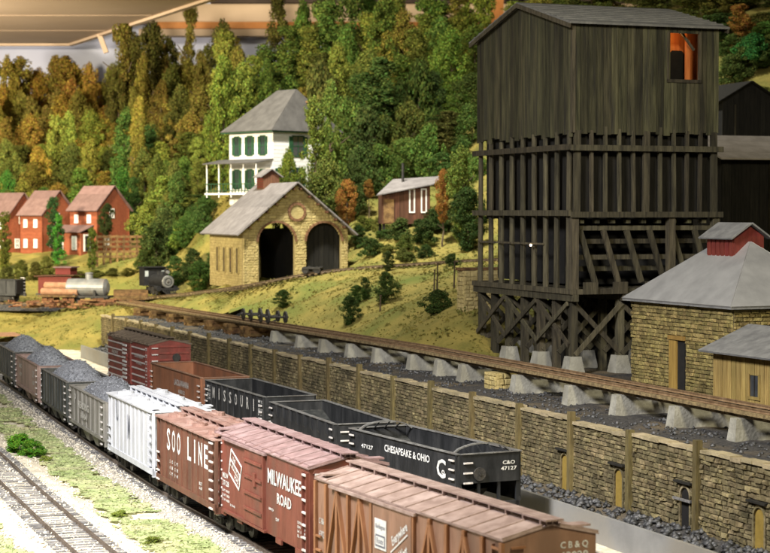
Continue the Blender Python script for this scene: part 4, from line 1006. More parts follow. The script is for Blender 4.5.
def boxcar(label, nx_, ny_, yaw, L, body, roofm, ends, ribs=0, panels=11, w=3.1, eave=4.22, sill=1.02, door=True, braces=False, doorw=1.85, ridge=.36, doory=0.0, doorm=None, grab=None):
    c = car_at('boxcar', label, 'boxcar', nx_, ny_, yaw, L, 'boxcars'); h = L / 2; grab = grab or M['handgrab']
    poly = [(-w/2, sill), (w/2, sill), (w/2, eave), (0, eave + ridge), (-w/2, eave)]
    MB().prism(poly, -h, h).build('body', body, c)
    # roof: base sheet with a pressed panel between every two seams
    ov = .07
    base = MB(); slab(base, [(-w/2 - ov, -h - .05, eave - .01), (-w/2 - ov, h + .05, eave - .01), (0, h + .05, eave + ridge), (0, -h - .05, eave + ridge)], .05)
    slab(base, [(w/2 + ov, -h - .05, eave - .01), (w/2 + ov, h + .05, eave - .01), (0, h + .05, eave + ridge), (0, -h - .05, eave + ridge)], .05)
    rf = base.build('roof', roofm, c); pw = (L + .1) / panels
    for q in (-1, 1):
        def pt(x, y): return (q * x, y, eave + .045 + ridge * (1 - x / (w/2)))
        pm = MB()
        if braces: slab(pm, [pt(.32, -pw/2 + .035), pt(.32, pw/2 - .035), pt(w/2 + ov, pw/2 - .035), pt(w/2 + ov, -pw/2 + .035)], .045)
        else:
            slab(pm, [pt(.34, -pw/2 + .1), pt(.34, pw/2 - .1), pt(w/2 - .1, pw/2 - .02), pt(w/2 - .1, -pw/2 + .02)], .05)
        me = pm.mesh('roof_panel', roofm)
        sm_ = MB(); sm_.beam(pt(.3, 0), pt(w/2 + ov, 0), .06, .10); seam = sm_.mesh('seam', roofm)
        for k in range(panels): link('roof_panel', me, rf, (0, -h - .05 + pw * (k + .5), 0))
        for k in range(panels + 1): link('seam', seam, rf, (0, -h - .05 + pw * k if 0 < k < panels else (-h if k == 0 else h), .03))
    rb_ = MB()
    for q in (-.21, 0, .21): rb_.b2(q - .095, q + .095, -h - .25, h + .25, eave + ridge + .16, eave + ridge + .21)
    for k in range(panels + 1): rb_.b2(-.3, .3, -h + .1 + (L - .2) * k / panels - .04, -h + .1 + (L - .2) * k / panels + .04, eave + ridge - .02, eave + ridge + .155)
    rb_.build('running_board', roofm, c)
    for q in (-1, 1):   # cross boards at the corners
        MB().b2(.3 if q < 0 else -w/2, w/2 if q < 0 else -.3, q * (h - .55) - .26, q * (h - .55) + .26, eave + ridge * .55, eave + ridge * .55 + .06).build('roof_walk', roofm, c)
    # side
    x = -w/2
    if door:
        dm = doorm or body; dz0, dz1 = sill + .12, eave - .12
        d = MB().b2(x - .10, x - .01, doory - doorw/2, doory + doorw/2, dz0, dz1).build('door', dm, c)
        n = 4
        for k in range(n if not braces else 0):
            z = dz0 + (dz1 - dz0) * (k + .8) / (n + .5); MB().box((x - .13, doory, z), (.08, doorw - .12, .11)).build('door_rib', dm, d)
        if not braces: MB().box((x - .14, doory - doorw * .1, (dz0 + dz1) / 2 + .35), (.08, .34, .52)).build('door_latch', body, d)
        MB().b2(x - .16, x, doory - doorw * .62, doory + doorw * 1.75, eave - .12, eave - .02).build('door_track', roofm, c)
        MB().b2(x - .14, x, doory - doorw * .62, doory + doorw * 1.75, sill + .0, sill + .1).build('door_track', body, c)
        MB().b2(x - .14, x - .0, doory - doorw/2 - .12, doory - doorw/2 - .01, sill + .1, eave - .12).build('door_post', body, c)
    if braces:
        for yy_ in [doory - doorw/2 - .15, doory + doorw/2 + .15]: MB().b2(x - .12, x, yy_ - .09, yy_ + .09, sill, eave - .05).build('brace_post', M['p_tanrib'], c)
        sp = [doory - doorw/2 - .15 - k * (h - doorw/2 - .2 + doory) / 5 for k in range(1, 6)]; sq = [doory + doorw/2 + .15 + k * (h - doorw/2 - .2 - doory) / 5 for k in range(1, 6)]
        for arr, first in ((sp, doory - doorw/2 - .15), (sq, doory + doorw/2 + .15)):
            prev = first
            for k, yy_ in enumerate(arr):
                MB().b2(x - .12, x, yy_ - .08, yy_ + .08, sill, eave - .05).build('brace_post', M['p_tanrib'], c)
                if k < 4: MB().beam((x - .05, prev, eave - .15) if k % 2 else (x - .05, yy_, eave - .15), (x - .05, yy_, sill + .1) if k % 2 else (x - .05, prev, sill + .1), .1, .16, (1, 0, 0)).build('brace', M['p_tanrib'], c)
                prev = yy_
    # ladders and grab irons
    rungs('ladder', c, (x - .09, -h + .35, sill - .35, eave - .25, 8), 'y', .46, grab)
    MB().b2(x - .11, x - .0, -h + .08, -h + .13, sill - .35, eave - .15).b2(x - .11, x - .0, -h + .57, -h + .62, sill - .35, eave - .15).build('ladder_stile', body, c)
    rungs('grab_iron', c, (x - .08, h - .35, sill - .3, sill + 1.2, 4), 'y', .46, grab)
    rungs('ladder', c, (-w/2 + .42, -h - .09, sill - .2, eave - .2, 8), 'x', .46, grab)
    rungs('grab_iron', c, (w/2 - .42, -h - .09, sill, sill + 1.2, 3), 'x', .46, grab)
    # near and far end
    for q in (-1, 1):
        for k in range(ends):
            z = sill + .25 + (eave - sill - .35) * k / max(1, ends - 1)
            MB().prism([(-w/2 + .12, z - .07), (w/2 - .12, z - .07), (w/2 - .2, z + .07), (-w/2 + .2, z + .07)], q * h, q * (h + .07)).build('end_rib', body, c)
    bw = MB().cyl((.45, -h - .12, eave - .9), (.45, -h - .17, eave - .9), .3, .3, 16).cyl((.45, -h - .1, .9), (.45, -h - .1, eave - .9), .03).build('brake_wheel', M['blackmetal'], c)
    MB().b2(-.4, .4, -h + .3, h - .3, .72, sill - .01).build('center_sill', M['blackmetal'], c)
    for q in (-1, 1):
        for yy_ in (-h + 1.2, h - 1.2, -h + 3.6, h - 3.6): MB().b2(q * w/2 - .05, q * w/2 + .02, yy_ - .35, yy_ + .35, sill - .18, sill + .02).build('sill_tab', body, c)
    for yy_ in (-h + .3, h - .3): rungs('step', c, (x - .02, yy_, .5, .78, 2), 'y', .4, M['blackmetal'])
    trucks(c, L); couplers(c, L)
    return c

def side_text(c, s_, y, z, wd, ht, w=3.1, m=None, off=.02, shear=0.0, skew=None):
    X = SX; Y = SY
    return text(s_, wd, ht, c, m or M['decal'], Vector((-w/2 - off, y, z)), X, Y, shear=shear)

# --- tan outside braced boxcar (nearest)
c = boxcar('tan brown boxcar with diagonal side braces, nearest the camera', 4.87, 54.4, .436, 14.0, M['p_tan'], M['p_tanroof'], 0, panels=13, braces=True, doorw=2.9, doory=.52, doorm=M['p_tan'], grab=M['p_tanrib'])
lg = MB().b2(-1.68, -1.66, .85, 1.75, 2.62, 3.62).build('emblem', M['decal'], c)
MB().b2(-1.685, -1.681, .92, 1.68, 2.69, 3.10).build('emblem_field', M['decaldark'], lg); MB().b2(-1.69, -1.686, .98, 1.62, 2.76, 3.04).build('emblem_field', M['decal'], lg)
text('Burlington', .74, .2, lg, M['decaldark'], Vector((-1.684, 1.3, 3.35)), SX, SY)
text('Route', .5, .2, lg, M['decaldark'], Vector((-1.694, 1.3, 2.9)), SX, SY)
th_ = .55
sxr = (0, -math.cos(th_), math.sin(th_)); syr = (0, math.sin(th_), math.cos(th_))
text('Everywhere', 1.35, .4, c, M['decal'], Vector((-1.67, -.15, 3.32)), sxr, syr, shear=.3)
MB().beam((-1.67, .5, 2.66), (-1.67, -.75, 3.42), .02, .05).build('lettering', M['decal'], c)
text('West', .65, .36, c, M['decal'], Vector((-1.67, -.45, 2.78)), sxr, syr, shear=.3)
side_text(c, 'C B&Q', 6.45, 2.75, .6, .26, m=M['decalgrey']); side_text(c, '63028', 6.45, 2.3, .6, .26, m=M['decalgrey'])
text('C B & Q', .95, .24, c, M['decal'], Vector((.8, -7.0 - .02, 3.95)), EX, EY); text('63028', .95, .24, c, M['decal'], Vector((.8, -7.0 - .02, 3.65)), EX, EY)
# --- red boxcar with MILWAUKEE ROAD
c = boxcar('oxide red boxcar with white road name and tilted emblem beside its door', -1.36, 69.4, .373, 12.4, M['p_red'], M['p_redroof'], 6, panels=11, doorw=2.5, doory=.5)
side_text(c, 'MILWAUKEE', -3.25, 3.35, 4.1, .6, off=.03); side_text(c, 'ROAD', -3.25, 2.6, 1.75, .44, off=.03)
lg = MB()
q4 = [(3.85, 3.78), (2.35, 3.2), (2.75, 2.2), (4.2, 2.75)]   # tilted frame, (y, z)
for a, b in zip(q4, q4[1:] + q4[:1]): lg.beam((-1.575, a[0], a[1]), (-1.575, b[0], b[1]), .02, .07)
lg = lg.build('emblem', M['decal'], c)
ang = math.atan2(.58, 1.5); tx = (0, -math.cos(ang), -math.sin(ang)); ty = (0, -math.sin(ang), math.cos(ang))
MB().add([(-1.57, y, z) for y, z in ((3.98, 3.42), (2.5, 2.83), (2.62, 2.54), (4.08, 3.11))], [(0, 1, 2, 3)]).build('emblem_band', M['decal'], lg)
text('MILWAUKEE', 1.35, .2, lg, M['p_red'], Vector((-1.585, 3.3, 2.975)), tx, ty)
text('THE', .42, .17, lg, M['decal'], Vector((-1.575, 3.45, 3.36)), tx, ty); text('ROAD', .6, .18, lg, M['decal'], Vector((-1.575, 3.1, 2.58)), tx, ty)
side_text(c, 'MILW', 4.75, 2.55, .85, .22); side_text(c, '37128', 4.7, 2.22, .95, .24); side_text(c, 'CAPY 100000', 4.7, 1.9, 1.1, .11); side_text(c, 'LD LMT 124500', 4.7, 1.7, 1.1, .11); side_text(c, 'LT WT 44500', 4.7, 1.5, 1.1, .11)
side_text(c, 'EXW 9-4', -5.3, 2.05, .9, .11); side_text(c, 'EW 10-3', -5.3, 1.88, .9, .11); side_text(c, 'H 14-9', -5.3, 1.71, .9, .11); side_text(c, 'IL 40-6', -5.3, 1.54, .9, .11)
side_text(c, 'BLT 8-45', 3.7, 1.4, .7, .1); side_text(c, 'RPKD', -1.6, 2.05, .6, .1); side_text(c, 'DF', -2.4, 1.75, .4, .12)
# --- maroon boxcar on the gondola track
c = boxcar('maroon boxcar with open slatted sides and brown roof at the head of the gondolas', -15.45, 133.3, .382, 12.4, M['p_maroon'], M['p_brownroof'], 7, panels=10, doorw=2.4)
for k in range(6):
    z = 1.3 + k * .5
    MB().b2(-1.62, -1.55, -6.1, -1.4, z, z + .09).build('side_rib', M['handgrab'], c); MB().b2(-1.62, -1.55, 1.4, 6.1, z, z + .09).build('side_rib', M['handgrab'], c)
for k in range(9): MB().b2(-1.72, -1.66, -.2, 1.0, 1.35 + k * .3, 1.5 + k * .3).build('lettering_bar', M['decal'], c)
side_text(c, 'SOUTHERN', -3.6, 3.3, 2.4, .3, m=M['decalgrey'], off=.08); side_text(c, '41082', -3.6, 2.8, 1.6, .26, m=M['decalgrey'], off=.08); side_text(c, 'RAILWAY', 3.6, 3.1, 2.0, .3, m=M['decalgrey'], off=.08)

# --- covered hoppers
def covered(label, nx_, ny_, yaw, L, body, roofm, dark, letters):
    c = car_at('covered_hopper', label, 'covered hopper', nx_, ny_, yaw, L, 'covered hoppers'); h = L / 2; w = 3.05; e = 3.98; s = 1.2
    MB().prism([(-w/2, s), (w/2, s), (w/2, e), (0, e + .12), (-w/2, e)], -h + .9, h - .9).build('body', body, c)
    for q in (-1, 1):   # slope sheet and end frame
        mb = MB(); mb.prism([(q * (h - .9), s + .9), (q * (h - .9), e - .02), (q * (h - .2), e - .02), (q * (h - .55), s + 1.9)], -w/2 + .1, w/2 - .1, 'yz'); mb.build('slope_sheet', body, c)
        mb = MB()
        for x in (-w/2 + .06, w/2 - .06): mb.b2(x - .07, x + .07, q * h - .14 if q > 0 else -h, q * h if q > 0 else -h + .14, .85, e)
        mb.box((0, q * (h - .1), .95), (w, .2, .3)); mb.build('end_frame', body, c)
        rungs('ladder', c, (-w/2 + .5, q * (h + .02), 1.2, e - .1, 8), 'x', .5, M['handgrab'] if dark else body)
    for x in (-w/2, w/2): MB().b2(x - .06, x + .06, -h, h, s - .26, s + .02).build('side_sill', body, c)
    n = 9
    for k in range(n + 1):
        y = -h + .95 + (L - 1.9) * k / n; MB().b2(-w/2 - .055, -w/2, y - .05, y + .05, s, e - .04).build('rib', body, c)
        MB().b2(w/2, w/2 + .1, y - .05, y + .05, s, e - .04).build('rib', body, c)
    MB().prism([(-w/2 - .12, e - .02), (w/2 + .12, e - .02), (w/2 + .12, e + .05), (0, e + .16), (-w/2 - .12, e + .05)], -h, h).build('roof', roofm, c)
    rb_ = MB()
    for q in (-.2, .2): rb_.b2(q - .15, q + .15, -h - .2, h + .2, e + .3, e + .35)
    for k in range(9): rb_.b2(-.36, .36, -h + .2 + (L - .4) * k / 8 - .04, -h + .2 + (L - .4) * k / 8 + .04, e + .1, e + .3)
    rb_.build('running_board', roofm, c)
    for q in (-1, 1):
        for y in (-h + 1.7, -.5, .6, h - 1.7):
            rad = .46 if abs(y) > 1 else .36
            hb = MB().cyl((q * .93, y, e + .05), (q * .93, y, e + .24), rad, rad * .95, 14).build('hatch', roofm, c)
            MB().box((q * .93, y, e + .27), (.16, rad * 1.9, .06)).build('hatch_clamp', roofm, hb)
        MB().b2(q * (w/2) - .3 if q > 0 else -w/2 - .0, q * w/2 if q > 0 else -w/2 + .3, -h - .02, -h + .5, e + .2, e + .26).build('roof_walk', roofm, c)
        rungs('ladder', c, (q * (w/2 + .08), -h + .45, 1.0, e - .15, 8), 'y', .5, M['handgrab'] if dark else body)
    rungs('grab_iron', c, (-w/2 - .08, h - .45, 1.0, 2.3, 4), 'y', .5, M['handgrab'] if dark else body)
    for y in (-1.75, 1.75):
        MB().add([(-w/2 + .1, y - 1.7, s), (w/2 - .1, y - 1.7, s), (w/2 - .1, y + 1.7, s), (-w/2 + .1, y + 1.7, s), (-.6, y - .5, .38), (.6, y - .5, .38), (.6, y + .5, .38), (-.6, y + .5, .38)], [(0,1,2,3),(4,5,6,7),(0,1,5,4),(1,2,6,5),(2,3,7,6),(3,0,4,7)]).build('hopper_bay', body, c)
    MB().b2(-.25, .25, -h + .2, h - .2, .7, 1.0).build('center_sill', M['blackmetal'], c)
    trucks(c, L, inset=1.5); couplers(c, L)
    for s_, k, z, hh in letters(n): 
        y = -h + .95 + (L - 1.9) * (n - k - .5) / n
        side_text(c, s_, y + .07, z, (L - 1.9) / n * (.2 if s_ == 'I' else .66), hh, w, M['decal'] if dark else M['decaldark'], .012)
    return c
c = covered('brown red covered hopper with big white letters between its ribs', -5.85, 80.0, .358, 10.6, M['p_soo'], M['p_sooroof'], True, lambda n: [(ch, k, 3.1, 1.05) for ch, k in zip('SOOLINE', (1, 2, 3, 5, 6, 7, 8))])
for k, s_ in enumerate(('SOO', '6868', 'CAPY')): side_text(c, s_, 2.4 - .0 * k, 2.1 - k * .28, .6, .17, 3.05)
for k, s_ in enumerate(('LT WT', '53900', 'NEW')): side_text(c, s_, 1.45, 2.1 - k * .28, .6, .17, 3.05)
side_text(c, 'BLT', -2.9, 1.8, .5, .14, 3.05); side_text(c, '6-53', -2.9, 1.6, .5, .14, 3.05)
covered('off-white covered hopper with ribbed sides and round roof hatches', -9.93, 91.1, .352, 10.5, M['p_white'], M['p_white'], False, lambda n: [('U', 1, 3.25, 1.1), ('M', 4, 2.7, 1.25)])

# --- open hoppers and gondolas
def hopper(label, nx_, ny_, yaw, L, m, inner, rimm, ribs, coal=True, top=3.22, w=3.1, arch=False, offset=False, gond=False, group='open hoppers', name='hopper_car', cat='hopper car'):
    c = car_at(name, label, cat, nx_, ny_, yaw, L, group); h = L / 2; s = 1.0 if gond else 1.25; t = .07
    for q in (-1, 1):
        x = q * w/2; MB().b2(x - t if q > 0 else x, x if q > 0 else x + t, -h, h, s, top).build('side', m, c)
        MB().b2(x - .12, x + .09 if q > 0 else x + .12, -h - .02, h + .02, top, top + .045).build('top_chord', rimm, c) if q > 0 else MB().b2(x - .09, x + .12, -h - .02, h + .02, top, top + .045).build('top_chord', rimm, c)
        MB().b2(x - .06, x + .06, -h, h, s - .2, s - .005).build('side_sill', m, c)
        for k in range(ribs + 1):
            y = -h + .1 + (L - .2) * k / ribs
            if offset: MB().prism([(q * (w/2 + .0), s + 1.25), (q * (w/2 + .12), s + 1.4), (q * (w/2 + .12), top - .02), (q * w/2, top - .02)], y - .09, y + .09).build('rib', m, c)
            else: MB().b2(min(x, x + q * .07), max(x, x + q * .07), y - .06, y + .06, s - .1, top - .01).build('rib', m, c)
        yq = q * h
        if arch:
            a = [(-w/2 + .1 + (w - .2) * k / 10, top - .05 + .42 * math.sin(math.pi * k / 10) ** .6) for k in range(11)]
            ya_ = yq - q * .7
            for k in range(10): MB().beam((a[k][0], ya_, a[k][1]), (a[k+1][0], ya_, a[k+1][1]), .16, .06).build('arch_brace', rimm, c)
            for k in (2, 4, 6, 8): MB().beam((a[k][0], ya_, a[k][1]), (a[k][0], yq, top - .1), .05, .05).build('arch_stay', m, c)
        if True:
            MB().b2(-w/2 + .07, w/2 - .07, yq - .05, yq + .05, s + (0 if gond else .7), top).build('end_wall', m, c)
            MB().b2(-w/2 + .13, w/2 - .13, yq - .1, yq + .1, top, top + .04).build('end_chord', rimm, c)
        if not gond:
            mb = MB(); slab(mb, [(-w/2 + .08, yq, top - .55), (w/2 - .08, yq, top - .55), (w/2 - .08, q * 1.2, s - .1), (-w/2 + .08, q * 1.2, s - .1)], .06); mb.build('slope_sheet', inner, c)
            mb = MB()
            for xx in (-w/2 + .12, w/2 - .12, -.5, .5): mb.b2(xx - .06, xx + .06, min(yq, yq - q * .12), max(yq, yq - q * .12), .85, s + .75)
            mb.box((0, yq - q * .1, .9), (w, .2, .3)); mb.build('end_frame', m, c)
        rungs('ladder', c, (-w/2 - .12, yq - q * .4, .9, s + 1.7, 6), 'y', .44, M['handgrab'])
        rungs('grab_iron', c, (-w/2 + .45, yq + q * .1, 1.1, s + 1.6, 5), 'x', .44, M['handgrab'])
    if gond: MB().b2(-w/2 + .07, w/2 - .07, -h + .05, h - .05, s - .1, s + .06).build('floor', inner, c)
    else:
        for y in (-1.45, 1.45):
            MB().add([(-w/2 + .08, y - 1.45, s), (w/2 - .08, y - 1.45, s), (w/2 - .08, y + 1.45, s), (-w/2 + .08, y + 1.45, s), (-1.2, y - .45, .35), (1.2, y - .45, .35), (1.2, y + .45, .35), (-1.2, y + .45, .35)], [(0,1,2,3),(4,5,6,7),(0,1,5,4),(1,2,6,5),(2,3,7,6),(3,0,4,7)]).build('hopper_bay', m, c)
        MB().prism([(-.5, s), (.5, s), (0, s + .6)], -w/2 + .08, w/2 - .08, 'yz').build('ridge_sheet', inner, c)
    if gond:
        for q in (-1, 1):
            for k in range(5): MB().b2(-w/2 + .1, w/2 - .1, min(q*h, q*h + q*.08), max(q*h, q*h + q*.08), s + .25 + k * (top - s - .4) / 5, s + .36 + k * (top - s - .4) / 5).build('end_rib', m, c)
    wb = MB().cyl((-.55, -h - .1, s + 1.1), (-.55, -h - .16, s + 1.1), .3, .3, 16).cyl((-.55, -h - .12, s + 1.1), (-.55, -h - .2, s + 1.1), .07, .07, 8).build('brake_wheel', M['blackmetal'], c)
    MB().b2(-.25, .25, -h + .2, h - .2, .65, .95).build('center_sill', M['blackmetal'], c)
    trucks(c, L, inset=1.45 if not gond else 1.8); couplers(c, L)
    if coal:
        rr = random.Random(label); nx2, ny2 = 22, 60; V = []; sd = rr.uniform(0, 50)
        hw, hl = w/2 - .09, h - .07
        for j in range(ny2 + 1):
            for i in range(nx2 + 1):
                a = -1 + 2 * i / nx2; b = -1 + 2 * j / ny2
                mound = (1 - abs(a) ** 2) * (1 - abs(b) ** 1.8) 
                z = top - .5 + 1.4 * mound + .10 * n3(a * 3 + sd, b * 9) * mound + .08 * n3(a * 9 + sd, b * 28) + .05 * rr.uniform(-1, 1)
                V.append((a * hw, b * hl, z))
        I = np.arange((nx2 + 1) * (ny2 + 1)).reshape(ny2 + 1, nx2 + 1); qd = np.stack([I[:-1, :-1], I[:-1, 1:], I[1:, 1:], I[1:, :-1]], -1).reshape(-1, 4)
        base = np.array(V); rg_ = np.random.default_rng(len(label)); idx = rg_.integers(0, len(V), 2600); ctr = base[idx] + rg_.uniform(-.06, .06, (2600, 3))
        ctr[:, 0] = np.clip(ctr[:, 0], -hw + .08, hw - .08); ctr[:, 1] = np.clip(ctr[:, 1], -hl + .08, hl - .08)
        o6 = np.array([(1,0,0),(-1,0,0),(0,1,0),(0,-1,0),(0,0,1),(0,0,-1)], float); szz = rg_.uniform(.02, .055, (2600, 1, 1))
        Lv = ctr[:, None] + o6[None] * szz * rg_.uniform(.6, 1.2, (2600, 6, 1)); f8 = np.array([(0,2,4),(2,1,4),(1,3,4),(3,0,4),(2,0,5),(1,2,5),(3,1,5),(0,3,5)])
        F8 = (np.arange(2600)[:, None, None] * 6 + f8[None]).reshape(-1, 3) + len(V)
        tri = np.concatenate([qd[:, [0, 1, 2]], qd[:, [0, 2, 3]]])
        me = npmesh('coal_load', np.concatenate([base, Lv.reshape(-1, 3)]), np.concatenate([tri, F8]), M['coal'])
        tag(link('coal_load', me, c), kind='stuff')
    return c
c = hopper('grey hopper heaped with coal, next to the off-white covered hopper', -14.05, 103.1, .335, 11.2, M['p_grey'], M['p_blackin'], M['p_grey'], 8)
side_text(c, 'P', 3.7, 2.6, .5, .6, m=M['decalgrey'], off=.03); side_text(c, 'READING', .3, 2.45, 3.4, .42, m=M['decalgrey'], off=.14); side_text(c, '86404', .3, 1.85, 1.9, .34, m=M['decalgrey'], off=.14)
hopper('sooty black ribbed hopper heaped with coal, behind the grey hopper', -18.2, 115.3, .325, 10.9, M['p_dkgreen'], M['p_blackin'], M['rim'], 9)
c = hopper('faded brown hopper heaped with coal between two black hoppers', -22.2, 127.2, .325, 11.4, M['p_mauve'], M['p_blackin'], M['p_mauve'], 1)
side_text(c, 'B&O', 3.2, 2.6, 1.3, .34, m=M['decalgrey'], off=.03); side_text(c, '629', 3.2, 2.0, 1.1, .3, m=M['decalgrey'], off=.03); side_text(c, 'CAPY', -3.4, 2.5, 1.0, .5, m=M['decalgrey'], off=.03); side_text(c, '11000', -3.4, 1.9, 1.0, .3, m=M['decalgrey'], off=.03)
hopper('black coal-filled hopper cut by the left edge of the picture', -26.4, 139.8, .325, 10.9, M['p_dkgreen'], M['p_blackin'], M['rim'], 9)
c = hopper('empty black hopper with arched ends and white road name, beside the stone wall', 4.57, 81.2, .455, 11.1, M['p_black'], M['p_blackin'], M['rim'], 1, coal=False, arch=True)
side_text(c, 'CHESAPEAKE & OHIO', -.6, 2.72, 4.6, .34, off=.02); side_text(c, 'C', -4.0, 2.45, .85, .85, off=.02); side_text(c, 'o', -4.2, 2.3, .3, .22, off=.025)
side_text(c, '47127', 3.6, 2.55, 1.3, .2, off=.02)
text('C&O', .62, .17, c, M['decal'], Vector((.95, -5.55 - .07, 2.78)), EX, EY); text('47127', .8, .17, c, M['decal'], Vector((.95, -5.55 - .07, 2.52)), EX, EY)
c = hopper('empty black offset-side hopper in the middle of the black cars', -1.0, 92.6, .342, 11.6, M['p_black'], M['p_blackin'], M['rim'], 9, coal=False, offset=True)
side_text(c, 'WABASH & CO', -1.0, 1.95, 4.2, .3, m=M['decalgrey'], off=.02); side_text(c, 'C', -4.4, 1.95, .5, .5, off=.02)
c = hopper('empty black gondola with a white letter between each pair of ribs', -5.45, 106.3, .385, 11.6, M['p_black'], M['p_blackin'], M['rim'], 10, coal=False, gond=True, name='gondola', cat='gondola', group='gondolas')
for k, ch in enumerate('MISSOURI'):
    y = 5.8 - .1 - 11.4 * (k + 1.5) / 10; side_text(c, ch, y + .1, 2.6, .16 if ch == 'I' else .45, .7, m=M['decalgrey'], off=.015)
for y in (5.8 - .1 - 11.4 * .5 / 10, -5.8 + .1 + 11.4 * .5 / 10):
    for k in range(4): side_text(c, ('MP 13', 'CAPY', 'LD LT', 'LT WT')[k], y, 2.9 - k * .24, .8, .17, off=.015)
c = hopper('empty brown gondola between the maroon boxcar and the lettered black gondola', -10.2, 118.4, .376, 12.8, M['p_brown'], M['p_brown'], M['p_tan'], 1, coal=False, gond=True, name='gondola', cat='gondola', group='gondolas')
side_text(c, 'LACKAWANNA', -1.6, 2.45, 3.6, .42, m=M['decalgrey'], off=.02); side_text(c, '65012', -1.6, 1.9, 1.6, .26, m=M['decalgrey'], off=.02)

# ------------------------------------------------------------------ small stock at the upper left
def gz(px_, d, up=.3): 
    p = P(px_, 300, d); return Vector((p.x, p.y, H(p.x, p.y) + up))
a, b = P(-30, 303, 210), P(112, 303.5, 206)
for q in (a, b): q.z = P(60, 302.5, 208).z
track('railway_track', 'siding track under the caboose and tank car at the upper left', [a - (b - a) * .3, a, b, P(150, 303, 203)], M['railrust'], M['tiebrown'], M['coalgravel'], bedw=1.8, deep=.8)
rzs = math.atan2((b - a).y, (b - a).x) - math.pi / 2
def on_side(px_): t = (px_ + 30) / 142; p = a + (b - a) * t; return p
p = on_side(-16); c = hopper('dark hopper car on the siding at the left edge below the red houses', 0, 0, 0, 9.0, M['p_black'], M['p_blackin'], M['p_black'], 8, coal=False, top=2.5, w=2.6, gond=True, group='small cars on the upper left siding')
c.location = p; c.rotation_euler = (0, 0, rzs)
p = on_side(54)
cb = thing('caboose', 'small red caboose with a roof cupola behind the logs', 'caboose', (p.x, p.y + 2.6, p.z + .25), rzs)
MB().b2(-1.2, 1.2, -1.8, 2.2, .7, 2.6).build('body', M['redwood'], cb)
mb = MB(); slab(mb, [(-1.45, -2.2, 2.6), (1.45, -2.2, 2.6), (1.45, 2.6, 2.75), (-1.45, 2.6, 2.75)], .1); mb.build('roof', M['brownshed'], cb)
cu2 = MB().b2(-1.0, 1.0, .2, 2.0, 2.85, 3.6).build('cupola', M['redwood'], cb); MB().b2(-1.2, 1.2, 0, 2.2, 3.6, 3.72).build('cupola_roof', M['pinkroof'], cu2)
for y in (-1.0, .6): MB().b2(-1.25, -1.2, y - .25, y + .25, 1.5, 2.2).build('window', M['glass'], cb)
for y in (-1.2, 1.4):
    for q in (-.7, .7): MB().cyl((q - .06, y, .38), (q + .06, y, .38), .38, .38, 12).build('wheel', M['blackmetal'], cb)
MB().b2(-1.2, 1.2, -2.1, 2.5, .55, .7).build('platform', M['blackmetal'], cb)
p = on_side(88)
tk = thing('tank_car', 'small silver tank car with a dome on the upper left siding', 'tank car', p, rzs)
mb = MB(); mb.cyl((0, -2.2, 1.75), (0, 2.2, 1.75), .98, .98, 20); mb.cyl((0, -2.45, 1.75), (0, -2.2, 1.75), .55, .98, 20); mb.cyl((0, 2.2, 1.75), (0, 2.45, 1.75), .98, .55, 20); mb.build('tank', M['tanksilver'], tk, smooth=False)
MB().cyl((0, .2, 2.6), (0, .2, 3.3), .42, .42, 14).cyl((0, .2, 3.3), (0, .2, 3.42), .5, .3, 14).build('dome', M['tanksilver'], tk)
MB().b2(-1.0, 1.0, -2.8, 2.8, .62, .85).build('frame', M['blackmetal'], tk)
for y in (-1.2, 1.2): MB().b2(-1.02, 1.02, y - .12, y + .12, .85, 1.5).build('saddle', M['blackmetal'], tk)
for y in (-2.0, -1.0, 1.0, 2.0):
    for q in (-.75, .75): MB().cyl((q - .06, y, .38), (q + .06, y, .38), .38, .38, 12).build('wheel', M['blackmetal'], tk)
p = on_side(62)
fc = thing('flat_car', 'low flat car under the logs on the upper left siding', 'flat car', (p.x, p.y - .4, p.z), rzs)
MB().b2(-1.2, 1.2, -2.2, 2.2, .7, .9).build('deck', M['crib'], fc)
for y in (-1.6, -.8, .8, 1.6):
    for q in (-.75, .75): MB().cyl((q - .06, y, .36), (q + .06, y, .36), .36, .36, 12).build('wheel', M['rust'], fc)
for k, (x, z, lab) in enumerate(((-.55, 1.26, 'lower front log on the flat car beside the tank car'), (.35, 1.26, 'lower rear log on the flat car beside the tank car'), (-.1, 1.92, 'topmost log on the flat car beside the tank car'))):
    lg = thing('log', lab, 'log', (fc.location.x, fc.location.y, fc.location.z), rzs)
    MB().cyl((x, -2.3 + .2 * k, z), (x, 2.2, z), .40, .37, 12).build('trunk', M['log'], lg, smooth=False)
    MB().cyl((x, -2.33 + .2 * k, z), (x, -2.3 + .2 * k, z), .36, .36, 12).build('cut_end', M['logend'], lg)
# timber piles between siding and trestle
for k, px_ in enumerate((24, 48, 72, 104, 118)):
    q = P(px_, 303, 203.5); t = thing('timber_pile', ['pile of rusty timbers below the dark hopper at the left', 'pile of rusty timbers left of the logs', 'pile of rusty timbers below the logs', 'pile of rusty timbers right of the tank car', 'pile of rusty timbers at the head of the trestle'][k], 'timber pile', (q.x, q.y, max(H(q.x, q.y), q.z - .4) - .1), rzs + .1 * k, 'timber piles by the upper left siding')
    rr = random.Random(k)
    for i in range(16):
        cx_, cy_, an_ = rr.uniform(-.6, .6), rr.uniform(-1.7, 1.7), rr.choice((0, 0, 1.57)) + rr.uniform(-.5, .5); ll_ = rr.uniform(.35, 1.0); zz_ = .1 + .14 * (i % 5)
        MB().beam((cx_ - math.sin(an_) * ll_, cy_ - math.cos(an_) * ll_, zz_), (cx_ + math.sin(an_) * ll_, cy_ + math.cos(an_) * ll_, zz_ + rr.uniform(-.08, .12)), rr.uniform(.14, .26), rr.uniform(.14, .24)).build('timber', M['rust' if i % 3 else 'crib'], t)
q = gz(131, 207, .1)
gb = thing('ore_gondola', 'low brown wooden gondola behind the trestle, left of the locomotive', 'gondola', (q.x, q.y, q.z), rzs + .35)
